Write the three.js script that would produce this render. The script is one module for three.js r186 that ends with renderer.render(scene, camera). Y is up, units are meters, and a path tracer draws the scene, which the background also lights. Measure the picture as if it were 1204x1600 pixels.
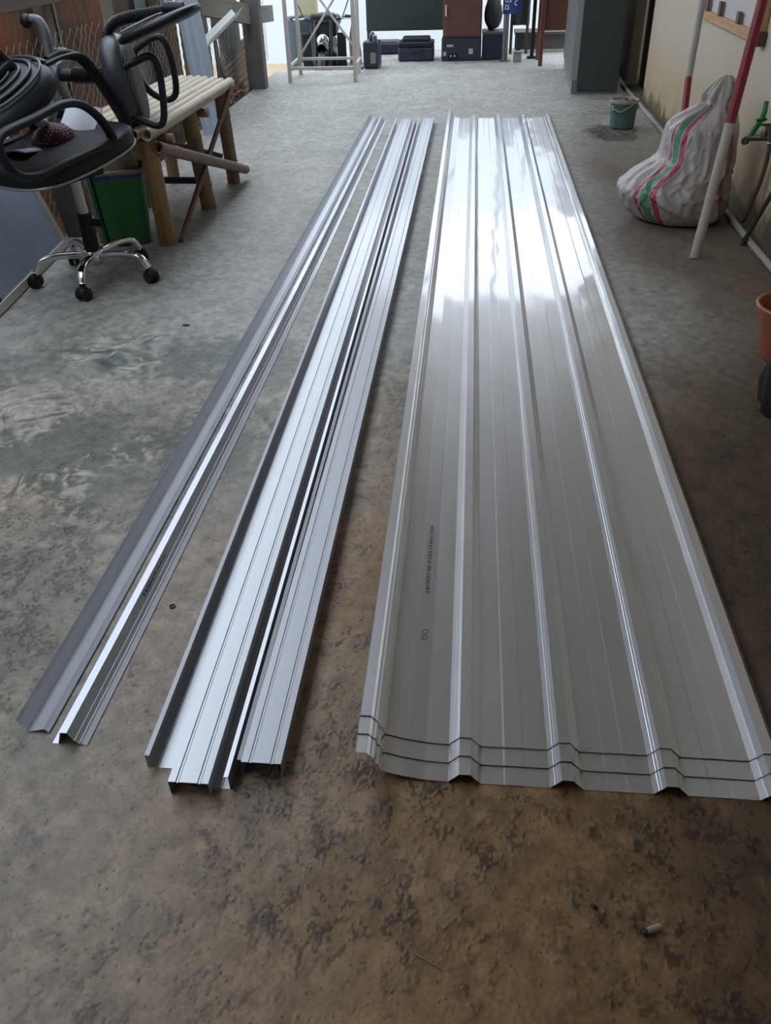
import * as THREE from 'three';
import { RoundedBoxGeometry } from 'three/addons/geometries/RoundedBoxGeometry.js';
import { mergeGeometries } from 'three/addons/utils/BufferGeometryUtils.js';

// ---------------------------------------------------------------- camera, sky, exposure
const scene = new THREE.Scene();
const camera = new THREE.PerspectiveCamera(2 * Math.atan(800 / 1300) * 180 / Math.PI, 1204 / 1600, 0.05, 200);
{
  const right = new THREE.Vector3(0.996, -0.026, -0.089), up = new THREE.Vector3(-0.031, 0.813, -0.582), back = new THREE.Vector3(0.087, 0.582, 0.808);
  back.normalize(); right.crossVectors(up, back).normalize(); up.crossVectors(back, right);
  camera.position.set(0, 1.28, 0);
  camera.quaternion.setFromRotationMatrix(new THREE.Matrix4().makeBasis(right, up, back));
}
scene.add(camera);
scene.background = new THREE.Color().setRGB(0.88, 0.97, 1.10);      // one even overcast sky
const renderer = new THREE.WebGLRenderer();
renderer.toneMapping = THREE.LinearToneMapping;
renderer.toneMappingExposure = 3.3;
renderer.shadowMap.enabled = true;

// ---------------------------------------------------------------- helpers
let seed = 12345;
const rnd = () => { seed = (seed * 1664525 + 1013904223) >>> 0; return seed / 4294967296; };
const rr = (a, b) => a + (b - a) * rnd();
const V = (x, y, z) => new THREE.Vector3(x, y, z);
const used = {};
function numbered(n) { used[n] = (used[n] ?? 0) + 1; return used[n] === 1 ? n : n + '_' + String(used[n] - 1).padStart(3, '0'); }
function obj(name, geo, mat, parent = scene) {
  const g = Array.isArray(geo) ? mergeGeometries(geo.map((q) => { const c = q.index ? q.toNonIndexed() : q.clone(); for (const k of Object.keys(c.attributes)) if (!['position', 'normal', 'uv'].includes(k)) c.deleteAttribute(k); return c; })) : geo;
  const m = new THREE.Mesh(g, mat); m.name = parent === scene ? numbered(name) : name;
  m.castShadow = m.receiveShadow = true; parent.add(m); return m;
}
function tag(o, label, category, group) { o.userData.label = label; o.userData.category = category; if (group) o.userData.group = group; return o; }
function thing(name, label, category, pos = [0, 0, 0], turn = 0, group) {
  const o = new THREE.Group(); o.name = numbered(name); o.position.set(...pos); o.rotation.y = turn; scene.add(o);
  return tag(o, label, category, group);
}
function struct(name, geo, mat) { const m = obj(name, geo, mat); m.userData.kind = 'structure'; return m; }
const box = (w, h, d, x = 0, y = 0, z = 0, r = 0) => {
  const g = r ? new RoundedBoxGeometry(w, h, d, 2, Math.min(r, w / 2.01, h / 2.01, d / 2.01)) : new THREE.BoxGeometry(w, h, d);
  return g.translate(x, y, z);
};
const bxx = (x0, x1, y0, y1, z0, z1, r = 0) => box(Math.abs(x1 - x0), Math.abs(y1 - y0), Math.abs(z1 - z0), (x0 + x1) / 2, (y0 + y1) / 2, (z0 + z1) / 2, r);
function orient(g, p, q) {              // a geometry along +y from 0 to its length is laid from p towards q
  const d = V(...q).sub(V(...p)).normalize();
  g.applyQuaternion(new THREE.Quaternion().setFromUnitVectors(V(0, 1, 0), d)); return g.translate(...p);
}
const dist = (p, q) => V(...p).distanceTo(V(...q));
function rod(p, q, r0, r1 = r0, seg = 12) { const L = dist(p, q); return orient(new THREE.CylinderGeometry(r1, r0, L, seg).translate(0, L / 2, 0), p, q); }
function beam(p, q, w, d, r = 0.004) { const L = dist(p, q); return orient(box(w, L, d, 0, L / 2, 0, r), p, q); }
function tube(pts, r, seg = 48, closed = false, rad = 10, sx = 1) {
  return new THREE.TubeGeometry(new THREE.CatmullRomCurve3(pts.map((p) => V(...p)), closed, 'catmullrom', 0.5), seg, r, rad, closed);
}
const lathe = (pts, seg = 32) => new THREE.LatheGeometry(pts.map((p) => new THREE.Vector2(p[0], p[1])), seg);

// value noise
function hash(x, y, s) { let h = (x * 374761393 + y * 668265263 + s * 1274126177) | 0; h = Math.imul(h ^ (h >>> 13), 1274126177); h ^= h >>> 16; return (h >>> 0) / 4294967296; }
function noise(x, y, s = 0) {
  const ix = Math.floor(x), iy = Math.floor(y); let fx = x - ix, fy = y - iy; fx = fx * fx * (3 - 2 * fx); fy = fy * fy * (3 - 2 * fy);
  const a = hash(ix, iy, s), b = hash(ix + 1, iy, s), c = hash(ix, iy + 1, s), d = hash(ix + 1, iy + 1, s);
  return a + (b - a) * fx + (c - a) * fy + (a - b - c + d) * fx * fy;
}
function fbm(x, y, oct = 4, s = 0) { let v = 0, a = 0.5, t = 0; for (let i = 0; i < oct; i++) { v += a * noise(x, y, s + i * 17); t += a; a *= 0.5; const q = x * 1.72 - y * 1.08 + 3.1; y = x * 1.08 + y * 1.72 - 1.7; x = q; } return v / t; }
const sst = (a, b, x) => { const t = Math.min(1, Math.max(0, (x - a) / (b - a))); return t * t * (3 - 2 * t); };
const l2s = (c) => Math.round(255 * Math.min(1, Math.max(0, c <= 0.0031308 ? 12.92 * c : 1.055 * Math.pow(c, 1 / 2.4) - 0.055)));
function dataTex(w, h, fn, srgb) {      // fn(u, v) -> [r, g, b] linear 0..1
  const d = new Uint8Array(w * h * 4);
  for (let j = 0; j < h; j++) for (let i = 0; i < w; i++) { const c = fn((i + 0.5) / w, (j + 0.5) / h), k = (j * w + i) * 4; for (let q = 0; q < 3; q++) d[k + q] = srgb ? l2s(c[q]) : Math.round(255 * Math.min(1, Math.max(0, c[q]))); d[k + 3] = 255; }
  const t = new THREE.DataTexture(d, w, h, THREE.RGBAFormat); t.magFilter = THREE.LinearFilter; t.minFilter = THREE.LinearFilter; t.wrapS = t.wrapT = THREE.RepeatWrapping;
  if (srgb) t.colorSpace = THREE.SRGBColorSpace; t.needsUpdate = true; return t;
}
const C = (r, g, b) => new THREE.Color().setRGB(r, g, b);
const std = (color, roughness = 0.7, metalness = 0, extra = {}) => new THREE.MeshStandardMaterial({ color, roughness, metalness, side: THREE.DoubleSide, ...extra });

// ---------------------------------------------------------------- materials
// stretched grain along v, for wood and bamboo
const grainTex = dataTex(256, 512, (u, v) => { const n = fbm(u * 26, v * 3, 4, 5) * 0.6 + fbm(u * 6, v * 5, 3, 9) * 0.4, k = 0.55 + 0.7 * n; return [k, k, k]; }, true);
const blotchTex = dataTex(512, 512, (u, v) => { const k = 0.72 + 0.5 * fbm(u * 9, v * 9, 5, 31); return [k, k * 0.995, k * 0.98]; }, true);
const rustTex = dataTex(512, 512, (u, v) => {
  const n = fbm(u * 7, v * 5, 5, 41), st = fbm(u * 40, v * 2.5, 3, 44), k = sst(0.35, 0.68, n * 0.65 + st * 0.35);
  return [0.10 + 0.085 * k, 0.072 + 0.022 * k + 0.04 * (1 - k) * st, 0.055 + 0.005 * k + 0.04 * (1 - k) * st];
}, true);
const M = {
  metal: std(C(0.74, 0.76, 0.78), 0.3, 1),
  steel: std(C(0.62, 0.67, 0.72), 0.38, 1),
  chrome: std(C(0.8, 0.8, 0.8), 0.12, 1),
  black: new THREE.MeshPhysicalMaterial({ color: C(0.010, 0.011, 0.013), roughness: 0.42, specularIntensity: 0.6, side: THREE.DoubleSide }),
  blackSoft: new THREE.MeshPhysicalMaterial({ color: C(0.012, 0.013, 0.016), roughness: 0.5, specularIntensity: 0.6, side: THREE.DoubleSide }),
  leather: new THREE.MeshPhysicalMaterial({ color: C(0.010, 0.012, 0.018), roughness: 0.46, specularIntensity: 0.55, side: THREE.DoubleSide }),
  bamboo: std(C(0.50, 0.42, 0.28), 0.5, 0, { map: grainTex }),
  bambooOld: std(C(0.27, 0.19, 0.11), 0.6, 0, { map: grainTex }),
  stick: std(C(0.17, 0.11, 0.085), 0.7, 0, { map: grainTex }),
  wood: std(C(0.16, 0.13, 0.105), 0.8, 0, { map: grainTex }),
  woodDark: std(C(0.06, 0.05, 0.042), 0.8, 0, { map: grainTex }),
  pine: std(C(0.55, 0.33, 0.15), 0.6, 0, { map: grainTex }),
  rust: std(C(1, 1, 1), 0.85, 0, { map: rustTex }),
  redWood: std(C(0.13, 0.045, 0.028), 0.5, 0, { map: grainTex }),
  navy: std(C(0.018, 0.026, 0.045), 0.5),
  white: std(C(0.75, 0.75, 0.72), 0.6),
};

// ---------------------------------------------------------------- setting
// concrete floor: one slab; two maps of the same pattern, a fine one near the camera and a coarse one beyond
function swirl(x, z) {                  // trowel arcs left of the battens
  let s = 0;
  for (const [cx, cz, r0, r1, k] of [[-1.05, -2.32, 0.2, 0.62, 1], [-1.25, -1.62, 0.15, 0.55, 0.8], [-1.75, -2.05, 0.1, 0.45, 0.6], [-0.7, -3.3, 0.2, 0.6, 0.35]]) {
    const dx = x - cx, dz = z - cz, r = Math.hypot(dx, dz), a = Math.atan2(dz, dx), m = sst(r0 - 0.1, r0 + 0.1, r) * (1 - sst(r1 - 0.15, r1 + 0.1, r));
    s += k * m * (noise(r * 48 + noise(x * 7, z * 7, 3) * 10 + noise(x * 23, z * 21, 6) * 4, a * 13 + r * 9, 8) - 0.5) * 1.2 * sst(0.25, 0.6, noise(x * 4.3 + 9, z * 5.1, 7));
  }
  return s;
}
function pits(x, z, f, r, dens, sd) {       // round pits: one at most in each cell
  const X = x * f, Z = z * f, ix = Math.floor(X), iz = Math.floor(Z); let m = 0;
  for (let a = -1; a <= 1; a++) for (let b = -1; b <= 1; b++) { const cx = ix + a, cz = iz + b; if (hash(cx, cz, sd) > dens) continue; const q = hash(cx, cz, sd + 3), d = Math.hypot((X - cx - hash(cx, cz, sd + 1)) * (0.7 + 0.6 * q), Z - cz - hash(cx, cz, sd + 2)) / (r * (0.35 + 0.9 * q)); m = Math.max(m, 1 - sst(0.55, 1.05, d)); }
  return m;
}
function floorAt(x, z, fine) {
  const g0 = fbm(x * 0.9 + 7, z * 0.7, 3, 1), mid = fbm(x * 4.1, z * 3.4, 4, 2), sw = swirl(x, z);
  const streak = fbm(x * 3 + z * 1.2, z * 16, 3, 12), smear = fbm(x * 11 + 0.6 * z * 9, z * 9 - 4 * x, 3, 14);
  // dirt trodden in at the front and right wall, with light falloff painted in
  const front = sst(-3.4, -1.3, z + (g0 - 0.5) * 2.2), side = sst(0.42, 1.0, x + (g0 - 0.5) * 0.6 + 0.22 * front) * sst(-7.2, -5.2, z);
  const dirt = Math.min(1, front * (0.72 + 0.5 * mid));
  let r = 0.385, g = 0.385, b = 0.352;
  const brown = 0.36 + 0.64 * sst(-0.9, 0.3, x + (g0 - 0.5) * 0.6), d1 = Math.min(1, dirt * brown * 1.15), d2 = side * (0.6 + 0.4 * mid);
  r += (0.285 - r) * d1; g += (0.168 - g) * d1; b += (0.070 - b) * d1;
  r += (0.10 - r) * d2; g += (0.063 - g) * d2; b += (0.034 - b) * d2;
  // greenish dark damp patches
  const pm = (cx, cz, rx, rz) => 1 - sst(0.35, 1.15, Math.hypot((x - cx) / rx, (z - cz) / rz) + (mid - 0.5) * 1.5 + sw * 0.9);
  const patch = Math.min(1, pm(-1.0, -2.08, 0.36, 0.3) + pm(-1.45, -2.0, 0.5, 0.28) + 0.7 * pm(-0.95, -2.72, 0.45, 0.22) + 0.6 * pm(-1.55, -2.6, 0.3, 0.18));
  let k = (1 - 0.5 * front * sst(-0.25, 0.75, x + (mid - 0.5) * 0.5)) * (0.80 + 0.26 * mid + 0.14 * (streak - 0.5) + 0.24 * (smear - 0.5) + sw * 0.6);  // first factor paints the front floor darker rightwards, where less light reaches
  r *= k * (1 - 0.56 * patch); g *= k * (1 - 0.46 * patch); b *= k * (1 - 0.48 * patch);
  // a wet ring round the paint tin
  const wet = 1 - sst(0.5, 1.2, Math.hypot((x - 1.02) / 0.24, (z + 6.45) / 0.3) + (mid - 0.5) * 0.9);
  const kw = 1 - 0.48 * wet; r *= kw; g *= kw; b *= kw;
  // grime, cracks, specks
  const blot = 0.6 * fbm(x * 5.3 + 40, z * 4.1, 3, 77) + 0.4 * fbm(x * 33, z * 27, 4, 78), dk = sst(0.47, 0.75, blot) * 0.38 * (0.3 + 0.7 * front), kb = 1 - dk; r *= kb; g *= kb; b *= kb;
  let h = mid * 0.35 + sw * 0.55 + (smear - 0.5) * 0.45;
  if (fine) {
    const f1 = fbm(x * 38, z * 34, 3, 21), f2 = noise(x * 210, z * 210, 22), pit = pits(x + 0.01 * noise(x * 60, z * 60, 25), z, 22, 0.16, 0.2 + 0.35 * sst(0.45, 0.6, blot), 230) * (0.2 + 0.4 * front), fleck = sst(0.5, 0.66, 0.55 * fbm(x * 44, z * 38, 4, 26) + 0.45 * fbm(x * 150, z * 130, 2, 28)) * (0.25 + 0.75 * sst(0.42, 0.62, blot)) * (0.35 + 0.65 * front), pit2 = pits(x, z, 70, 0.2, 0.25, 240) * (0.3 + 0.7 * front);
    const c = Math.abs(fbm(x * 2.2 + 11, z * 2.2, 3, 61) - 0.5), scratch = 1 - sst(0.0, 0.006, c);
    const q = (0.56 + 0.84 * f1) * (0.88 + 0.22 * f2) * (1 - 0.42 * pit * (0.5 + f1)) * (1 - 0.58 * fleck) * (1 - 0.4 * pit2) * (1 - 0.16 * scratch * sst(0.5, 0.6, mid)); r *= q; g *= q; b *= q;
    h += 0.7 * f1 + 0.16 * f2 - 0.35 * pit - 0.3 * fleck - 0.25 * pit2;
  }
  return [r, g, b, h, wet];
}
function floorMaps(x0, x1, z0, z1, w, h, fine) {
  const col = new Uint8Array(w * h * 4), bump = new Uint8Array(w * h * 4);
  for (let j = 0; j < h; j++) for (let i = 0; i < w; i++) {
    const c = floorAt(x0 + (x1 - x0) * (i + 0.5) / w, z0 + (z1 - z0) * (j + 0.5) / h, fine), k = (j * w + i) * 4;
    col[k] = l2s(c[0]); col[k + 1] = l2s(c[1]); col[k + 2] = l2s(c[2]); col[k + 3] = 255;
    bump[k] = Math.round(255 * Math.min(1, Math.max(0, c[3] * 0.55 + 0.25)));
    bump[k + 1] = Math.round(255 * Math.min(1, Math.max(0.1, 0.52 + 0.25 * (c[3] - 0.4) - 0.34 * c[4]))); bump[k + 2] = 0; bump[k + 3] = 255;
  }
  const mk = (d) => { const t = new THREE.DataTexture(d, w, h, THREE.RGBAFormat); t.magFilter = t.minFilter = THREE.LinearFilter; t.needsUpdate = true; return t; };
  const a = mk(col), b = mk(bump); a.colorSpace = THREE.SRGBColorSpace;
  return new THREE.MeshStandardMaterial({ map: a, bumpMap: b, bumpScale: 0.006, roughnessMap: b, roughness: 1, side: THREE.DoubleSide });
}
{
  const fx0 = -2.02, fx1 = 1.4, zs = -3.0, zn = 0.9, zf = -11.05, notch = -9.55, nx = -1.12;
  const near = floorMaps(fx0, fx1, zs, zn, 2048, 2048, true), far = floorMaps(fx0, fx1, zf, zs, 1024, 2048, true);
  const pos = [], uv = [], idx = [];
  const quad = (x0, x1, za, zb, ux, vz) => { const n = pos.length / 3; for (const [x, z] of [[x0, zb], [x1, zb], [x1, za], [x0, za]]) { pos.push(x, 0, z); uv.push((x - fx0) / (fx1 - fx0), (z - ux) / (vz - ux)); } idx.push(n, n + 2, n + 1, n, n + 3, n + 2); };
  const g = new THREE.BufferGeometry();
  quad(fx0, fx1, zs, zn, zs, zn); g.addGroup(0, 6, 0);
  quad(fx0, fx1, notch, zs, zf, zs); quad(nx, fx1, zf, notch, zf, zs); g.addGroup(6, 12, 1);
  const start = idx.length;             // slab edges, underside and the strip behind the camera
  const side = (p) => { const n = pos.length / 3; for (const q of p) { pos.push(...q); uv.push(0.5, 0.5); } idx.push(n, n + 1, n + 2, n, n + 2, n + 3); };
  const d = -0.12;
  side([[fx0, 0, zn], [fx0, d, zn], [fx0, d, notch], [fx0, 0, notch]]);
  side([[fx0, 0, notch], [fx0, d, notch], [nx, d, notch], [nx, 0, notch]]);
  side([[nx, 0, notch], [nx, d, notch], [nx, d, zf], [nx, 0, zf]]);
  side([[nx, 0, zf], [nx, d, zf], [fx1, d, zf], [fx1, 0, zf]]);
  side([[fx0, d, zn], [fx1, d, zn], [fx1, d, zf], [fx0, d, zf]]);
  g.addGroup(start, idx.length - start, 2);
  g.setAttribute('position', new THREE.Float32BufferAttribute(pos, 3)); g.setAttribute('uv', new THREE.Float32BufferAttribute(uv, 2)); g.setIndex(idx); g.computeVertexNormals();
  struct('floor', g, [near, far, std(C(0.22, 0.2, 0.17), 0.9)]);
  struct('floor_rear', bxx(fx0, fx1, -0.12, 0, zn, 3.2), std(C(0.22, 0.165, 0.115), 0.8));
}
const wallTex = dataTex(1024, 512, (u, v) => {   // u along the wall 11 m, v up 2.75 m
  const z = u * 11, y = v * 2.75, n = fbm(z * 1.3, y * 1.5, 4, 51), low = 1 - sst(0.05, 0.55 + 0.35 * n, y), drip = fbm(z * 9, y * 1.1, 4, 53), mould = (1 - sst(0.02, 0.16, y + (fbm(z * 12, y * 12, 3, 54) - 0.5) * 0.2));
  const speck = pits(z, y, 9, 0.07, 0.16, 570) * 0.5;
  let r = 0.47 + 0.1 * n, g = 0.405 + 0.1 * n, b = 0.32 + 0.1 * n; const t = low * (0.35 + 0.6 * drip);
  r += (0.41 - r) * t; g += (0.29 - g) * t; b += (0.12 - b) * t;
  const k = (1 - 0.72 * mould) * (1 - speck); return [r * k, g * k, b * k];
}, true);
const wallMat = std(C(1, 1, 1), 0.85, 0, { map: wallTex, bumpMap: blotchTex, bumpScale: 0.002 });
{
  const uvWall = (g) => { const p = g.attributes.position, uv = g.attributes.uv; for (let i = 0; i < p.count; i++) uv.setXY(i, (-p.getZ(i)) / 11, p.getY(i) / 2.75); return g; };
  struct('wall_right', [uvWall(bxx(1.38, 1.53, -0.12, 2.75, -7.6, 3.2)), uvWall(bxx(1.38, 1.53, -0.12, 2.75, -9.3, -8.4)), uvWall(bxx(1.38, 1.53, 2.05, 2.75, -8.4, -7.6))], wallMat);
  const trim = struct('trim_1', [bxx(1.365, 1.45, 0, 2.05, -8.44, -8.36, 0.006)], std(C(0.72, 0.62, 0.46), 0.6));
  const door = struct('door_1', [bxx(1.47, 1.51, 0.012, 2.04, -8.38, -7.61)], std(C(0.03, 0.018, 0.014), 0.5, 0, { map: grainTex }));
  for (const [y0, y1] of [[0.12, 0.95], [1.08, 1.9]]) obj('panel', bxx(1.462, 1.472, y0, y1, -8.28, -7.72, 0.004), std(C(0.024, 0.015, 0.012), 0.5), door);
  struct('door_sill', bxx(1.38, 1.53, -0.1, 0.012, -8.4, -7.6), std(C(0.2, 0.17, 0.14), 0.8));
  struct('wall_rear', bxx(-2.75, 1.53, -0.12, 2.75, 3.05, 3.2), std(C(0.42, 0.33, 0.22), 0.9));
  struct('ceiling', [bxx(-1.35, 1.6, 2.75, 2.83, -10.3, 3.2), bxx(-2.75, -1.35, 2.75, 2.83, -0.4, 3.2)], std(C(0.345, 0.28, 0.22), 0.8, 0, { map: blotchTex }));
  struct('wall_left', bxx(-2.75, -2.6, -0.6, 2.2, -8.0, 3.2), std(C(0.34, 0.28, 0.2), 0.9, 0, { map: blotchTex }));
  struct('ground', bxx(-14, 9, -0.75, -0.5, -14.2, 6), std(C(0.42, 0.33, 0.21), 0.95, 0, { map: blotchTex }));
  struct('wall_back', bxx(-9, 6, -0.5, 2.75, -14.2, -14), std(C(0.52, 0.56, 0.58), 0.9));
}

// ---------------------------------------------------------------- folded metal: roofing sheets, channels, battens
// a profile [x, y] folded from left to right, run from z0 to z1; every flat has its own strip, so bends stay crisp
function folded(profile, z0, z1, t, { nz = 1, wide = 0.05, shift = () => 0, lift = () => 0 } = {}) {
  const n = profile.length, lo = [], nrm = [];
  for (let i = 0; i < n - 1; i++) { const dx = profile[i + 1][0] - profile[i][0], dy = profile[i + 1][1] - profile[i][1], L = Math.hypot(dx, dy); nrm.push([-dy / L, dx / L]); }
  for (let i = 0; i < n; i++) { const a = nrm[Math.max(0, i - 1)], b = nrm[Math.min(n - 2, i)], s = 1 / Math.max(0.35, 1 + a[0] * b[0] + a[1] * b[1]); lo.push([profile[i][0] - (a[0] + b[0]) * s * t, profile[i][1] - (a[1] + b[1]) * s * t]); }
  const pos = [], uv = [], idx = [];
  const strip = (p, q, flip, nx) => {
    const base = pos.length / 3;
    for (let j = 0; j <= nz; j++) for (let i = 0; i <= nx; i++) {
      const u = i / nx, z = z0 + (z1 - z0) * j / nz, x = p[0] + (q[0] - p[0]) * u, y = p[1] + (q[1] - p[1]) * u;
      pos.push(x + shift(z), y + lift(x, z), z); uv.push(x, z);
    }
    for (let j = 0; j < nz; j++) for (let i = 0; i < nx; i++) { const a = base + j * (nx + 1) + i, b = a + 1, c = a + nx + 1, d = c + 1; flip ? idx.push(a, c, b, b, c, d) : idx.push(a, b, c, b, d, c); }
  };
  for (let i = 0; i < n - 1; i++) { const nx = Math.abs(profile[i + 1][0] - profile[i][0]) > wide ? 6 : 1; strip(profile[i], profile[i + 1], false, nx); strip(lo[i], lo[i + 1], true, nx); }
  strip(lo[0], profile[0], false, 1); strip(profile[n - 1], lo[n - 1], false, 1);
  for (const [z, f] of [[z0, 0], [z1, 1]]) for (let i = 0; i < n - 1; i++) {
    const base = pos.length / 3; for (const q of [lo[i], lo[i + 1], profile[i + 1], profile[i]]) { pos.push(q[0] + shift(z), q[1] + lift(q[0], z), z); uv.push(q[0], q[1]); }
    f ? idx.push(base, base + 2, base + 1, base, base + 3, base + 2) : idx.push(base, base + 1, base + 2, base, base + 2, base + 3);
  }
  const g = new THREE.BufferGeometry(); g.setAttribute('position', new THREE.Float32BufferAttribute(pos, 3)); g.setAttribute('uv', new THREE.Float32BufferAttribute(uv, 2)); g.setIndex(idx); g.computeVertexNormals();
  return g;
}
function printed(text, w, h, font, parent, pos, along, upDir, ink = '#23242a') {   // ink printed on a flat
  const cv = document.createElement('canvas'); cv.width = 1024; cv.height = Math.round(1024 * h / w); const c = cv.getContext('2d');
  c.clearRect(0, 0, cv.width, cv.height); c.fillStyle = ink; c.textAlign = 'center'; c.textBaseline = 'middle'; c.font = font(cv.height);
  const wd = c.measureText(text).width; c.save(); c.translate(512, cv.height / 2); c.scale(Math.min(3, 1000 / wd), 1); c.fillText(text, 0, 0); c.restore();
  const t = new THREE.CanvasTexture(cv); t.colorSpace = THREE.SRGBColorSpace;
  const m = obj('printed_text', new THREE.PlaneGeometry(w, h), new THREE.MeshStandardMaterial({ map: t, transparent: true, roughness: 0.7 }), parent);
  const a = V(...along).normalize(), u = V(...upDir).normalize(); m.quaternion.setFromRotationMatrix(new THREE.Matrix4().makeBasis(a, u, new THREE.Vector3().crossVectors(a, u))); m.position.set(...pos); m.castShadow = false;
  return m;
}
// roofing sheet: five ribs 183 mm apart, two low folds in each pan
const sheetProfile = [[-0.171, 0.052], [-0.1705, 0.0675], [-0.1685, 0.069], [-0.149, 0.069], [-0.1445, 0.062], [-0.1415, 0.0595], [-0.1375, 0.0545], [-0.1335, 0.041], [-0.130, 0.038], [-0.124, 0.021]];
const pan = (xa, xb, ya, yb) => { for (const f of [0.33, 0.36, 0.62, 0.65]) { const k = f === 0.36 || f === 0.62 ? 0.0004 : 0; sheetProfile.push([xa + (xb - xa) * f, ya + (yb - ya) * (1 - (1 - f) * (1 - f)) + k]); } };
pan(-0.124, -0.004, 0.021, 0);
for (const c of [0.026, 0.209, 0.391]) {
  sheetProfile.push([c - 0.030, 0], [c - 0.0222, 0.0088], [c - 0.0214, 0.0093], [c - 0.0178, 0.0134], [c - 0.0171, 0.0139], [c - 0.0105, 0.0225], [c + 0.0105, 0.0225], [c + 0.016, 0.0148], [c + 0.018, 0.0135], [c + 0.0205, 0.0095], [c + 0.0225, 0.0085], [c + 0.030, 0]);
  pan(c + 0.030, c + 0.153, 0, 0);
}
sheetProfile.push([0.544, 0], [0.5525, 0.0095], [0.5555, 0.0108], [0.5640, 0.0225], [0.5850, 0.0225], [0.5935, 0.0105], [0.6000, 0.0025]);
const wave = (x, z) => 0.0010 * sst(0.22, 0.5, x) * sst(-1.6, -2.6, z) * (Math.sin(z * 9.1 + x * 17) * 0.5 + Math.sin(z * 21.7 + x * 41) * 0.3 + Math.sin(z * 4.3 - x * 9) * 0.6)
  + 0.0002 * (Math.sin(z * 7.7 + x * 23) + Math.sin(z * 17.3 - x * 31)) - 0.010 * sst(-0.12, -0.2, x) * sst(-1, -7, z) * 0.3 - 0.009 * sst(0.0, -0.124, x) * sst(-0.9, -3, z) * sst(-0.19, -0.12, x);
const sheetTex = dataTex(512, 1024, (u, v) => { const a = fbm(u * 60, v * 40, 3, 91), b = fbm(u * 5, v * 1.2, 3, 92); const k = 0.31 + 0.04 * a + 0.03 * b; return [k, k, k]; }, false);
sheetTex.repeat.set(1 / 0.8, 1 / 6);
[['top', 'topmost galvanised roofing sheet on the floor stack, printed with small black lettering', 2], ['middle', 'middle galvanised roofing sheet, its near edge showing between the other two sheets', 1], ['bottom', 'lowest galvanised roofing sheet of the stack, its ribbed near edge sticking out furthest', 0]].forEach(([, label, k]) => {
  const o = thing('roofing_sheet', label, 'roofing sheet', [0, 0.0012 + k * 0.0026, 0], 0, 'stacked galvanised roofing sheets');
  obj('sheet_metal', folded(sheetProfile, -0.945 - k * 0.04, -6.925 - k * 0.012, 0.0006, { nz: 150, lift: wave }), new THREE.MeshPhysicalMaterial({ color: C(0.68, 0.69, 0.70), roughness: 1, roughnessMap: sheetTex, metalness: 0.9, clearcoat: 1, clearcoatRoughness: 0.07, side: THREE.DoubleSide }), o);
  if (k === 2) {
    const f1 = (h) => 'bold ' + Math.round(h * 0.8) + 'px sans-serif';
    printed('MID PREM DECK 30 LUXURY', 0.268, 0.0135, f1, o, [-0.065, 0.0125, -1.568], [0, 0, 1], [1, 0, 0.0]);
    printed('OG', 0.034, 0.018, (h) => Math.round(h * 0.9) + 'px sans-serif', o, [-0.064, 0.0125, -1.304], [0, 0, 1], [1, 0, 0]);
    const dot = (x, z, s) => rod([x, 0.0126, z], [x, 0.0132, z], s, s, 8);
    for (const q of [[-0.052, -1.54, 0.0012], [-0.05, -1.52, 0.0014], [-0.085, -1.335, 0.001], [-0.082, -1.346, 0.001], [-0.046, -1.50, 0.0008]]) obj('ink_spot', dot(...q), M.black, o);
  }
});
// C channels 75 mm
const cUp = (y = 0) => [[-0.0285, 0.0335], [-0.0365, 0.0345], [-0.0365, 0.0008], [-0.022, 0.0008], [-0.0205, 0.0024], [-0.0175, 0.0024], [-0.016, 0.0008], [0.016, 0.0008], [0.0175, 0.0024], [0.0205, 0.0024], [0.022, 0.0008], [0.0365, 0.0008], [0.0365, 0.0345], [0.0285, 0.0335]];
const cDown = () => [[-0.031, 0.003], [-0.0368, 0.001], [-0.0368, 0.0372], [-0.0235, 0.0372], [-0.0215, 0.0356], [-0.0185, 0.0356], [-0.0165, 0.0372], [0.0165, 0.0372], [0.0185, 0.0356], [0.0215, 0.0356], [0.0235, 0.0372], [0.0368, 0.0372], [0.0368, 0.001], [0.031, 0.003]];
const channelMat = new THREE.MeshPhysicalMaterial({ color: C(0.48, 0.505, 0.54), roughness: 0.44, metalness: 0.75, clearcoat: 0.7, clearcoatRoughness: 0.12, side: THREE.DoubleSide });
function channel(label, prof, x0, x1, z0, z1) {
  const o = thing('steel_channel', label, 'steel channel', [0, 0, 0], 0, 'galvanised C channels laid side by side');
  obj('channel_section', folded(prof, z0, z1, 0.0008, { nz: 24, shift: (z) => x0 + (x1 - x0) * (z - z0) / (z1 - z0) }), channelMat, o); return o;
}
channel('open-side-up steel channel at the outer left of the wide channels, nearest the two thin battens', cUp(), -0.5245, -0.524, -0.939, -6.83);
channel('upside-down steel channel reaching nearest the camera, its flat top bridging two open channels', cDown(), -0.4635, -0.477, -0.884, -6.79);
channel('open-side-up steel channel with a bent near corner, half under the nearest upside-down channel', cUp(), -0.4325, -0.4465, -0.902, -6.805);
channel('open-side-up steel channel almost hidden under the right-hand upside-down channel', cUp(), -0.351, -0.352, -0.941, -6.83);
channel('upside-down steel channel at the right of the wide channels, next to the roofing sheets', cDown(), -0.3425, -0.310, -0.935, -6.815);
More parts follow.
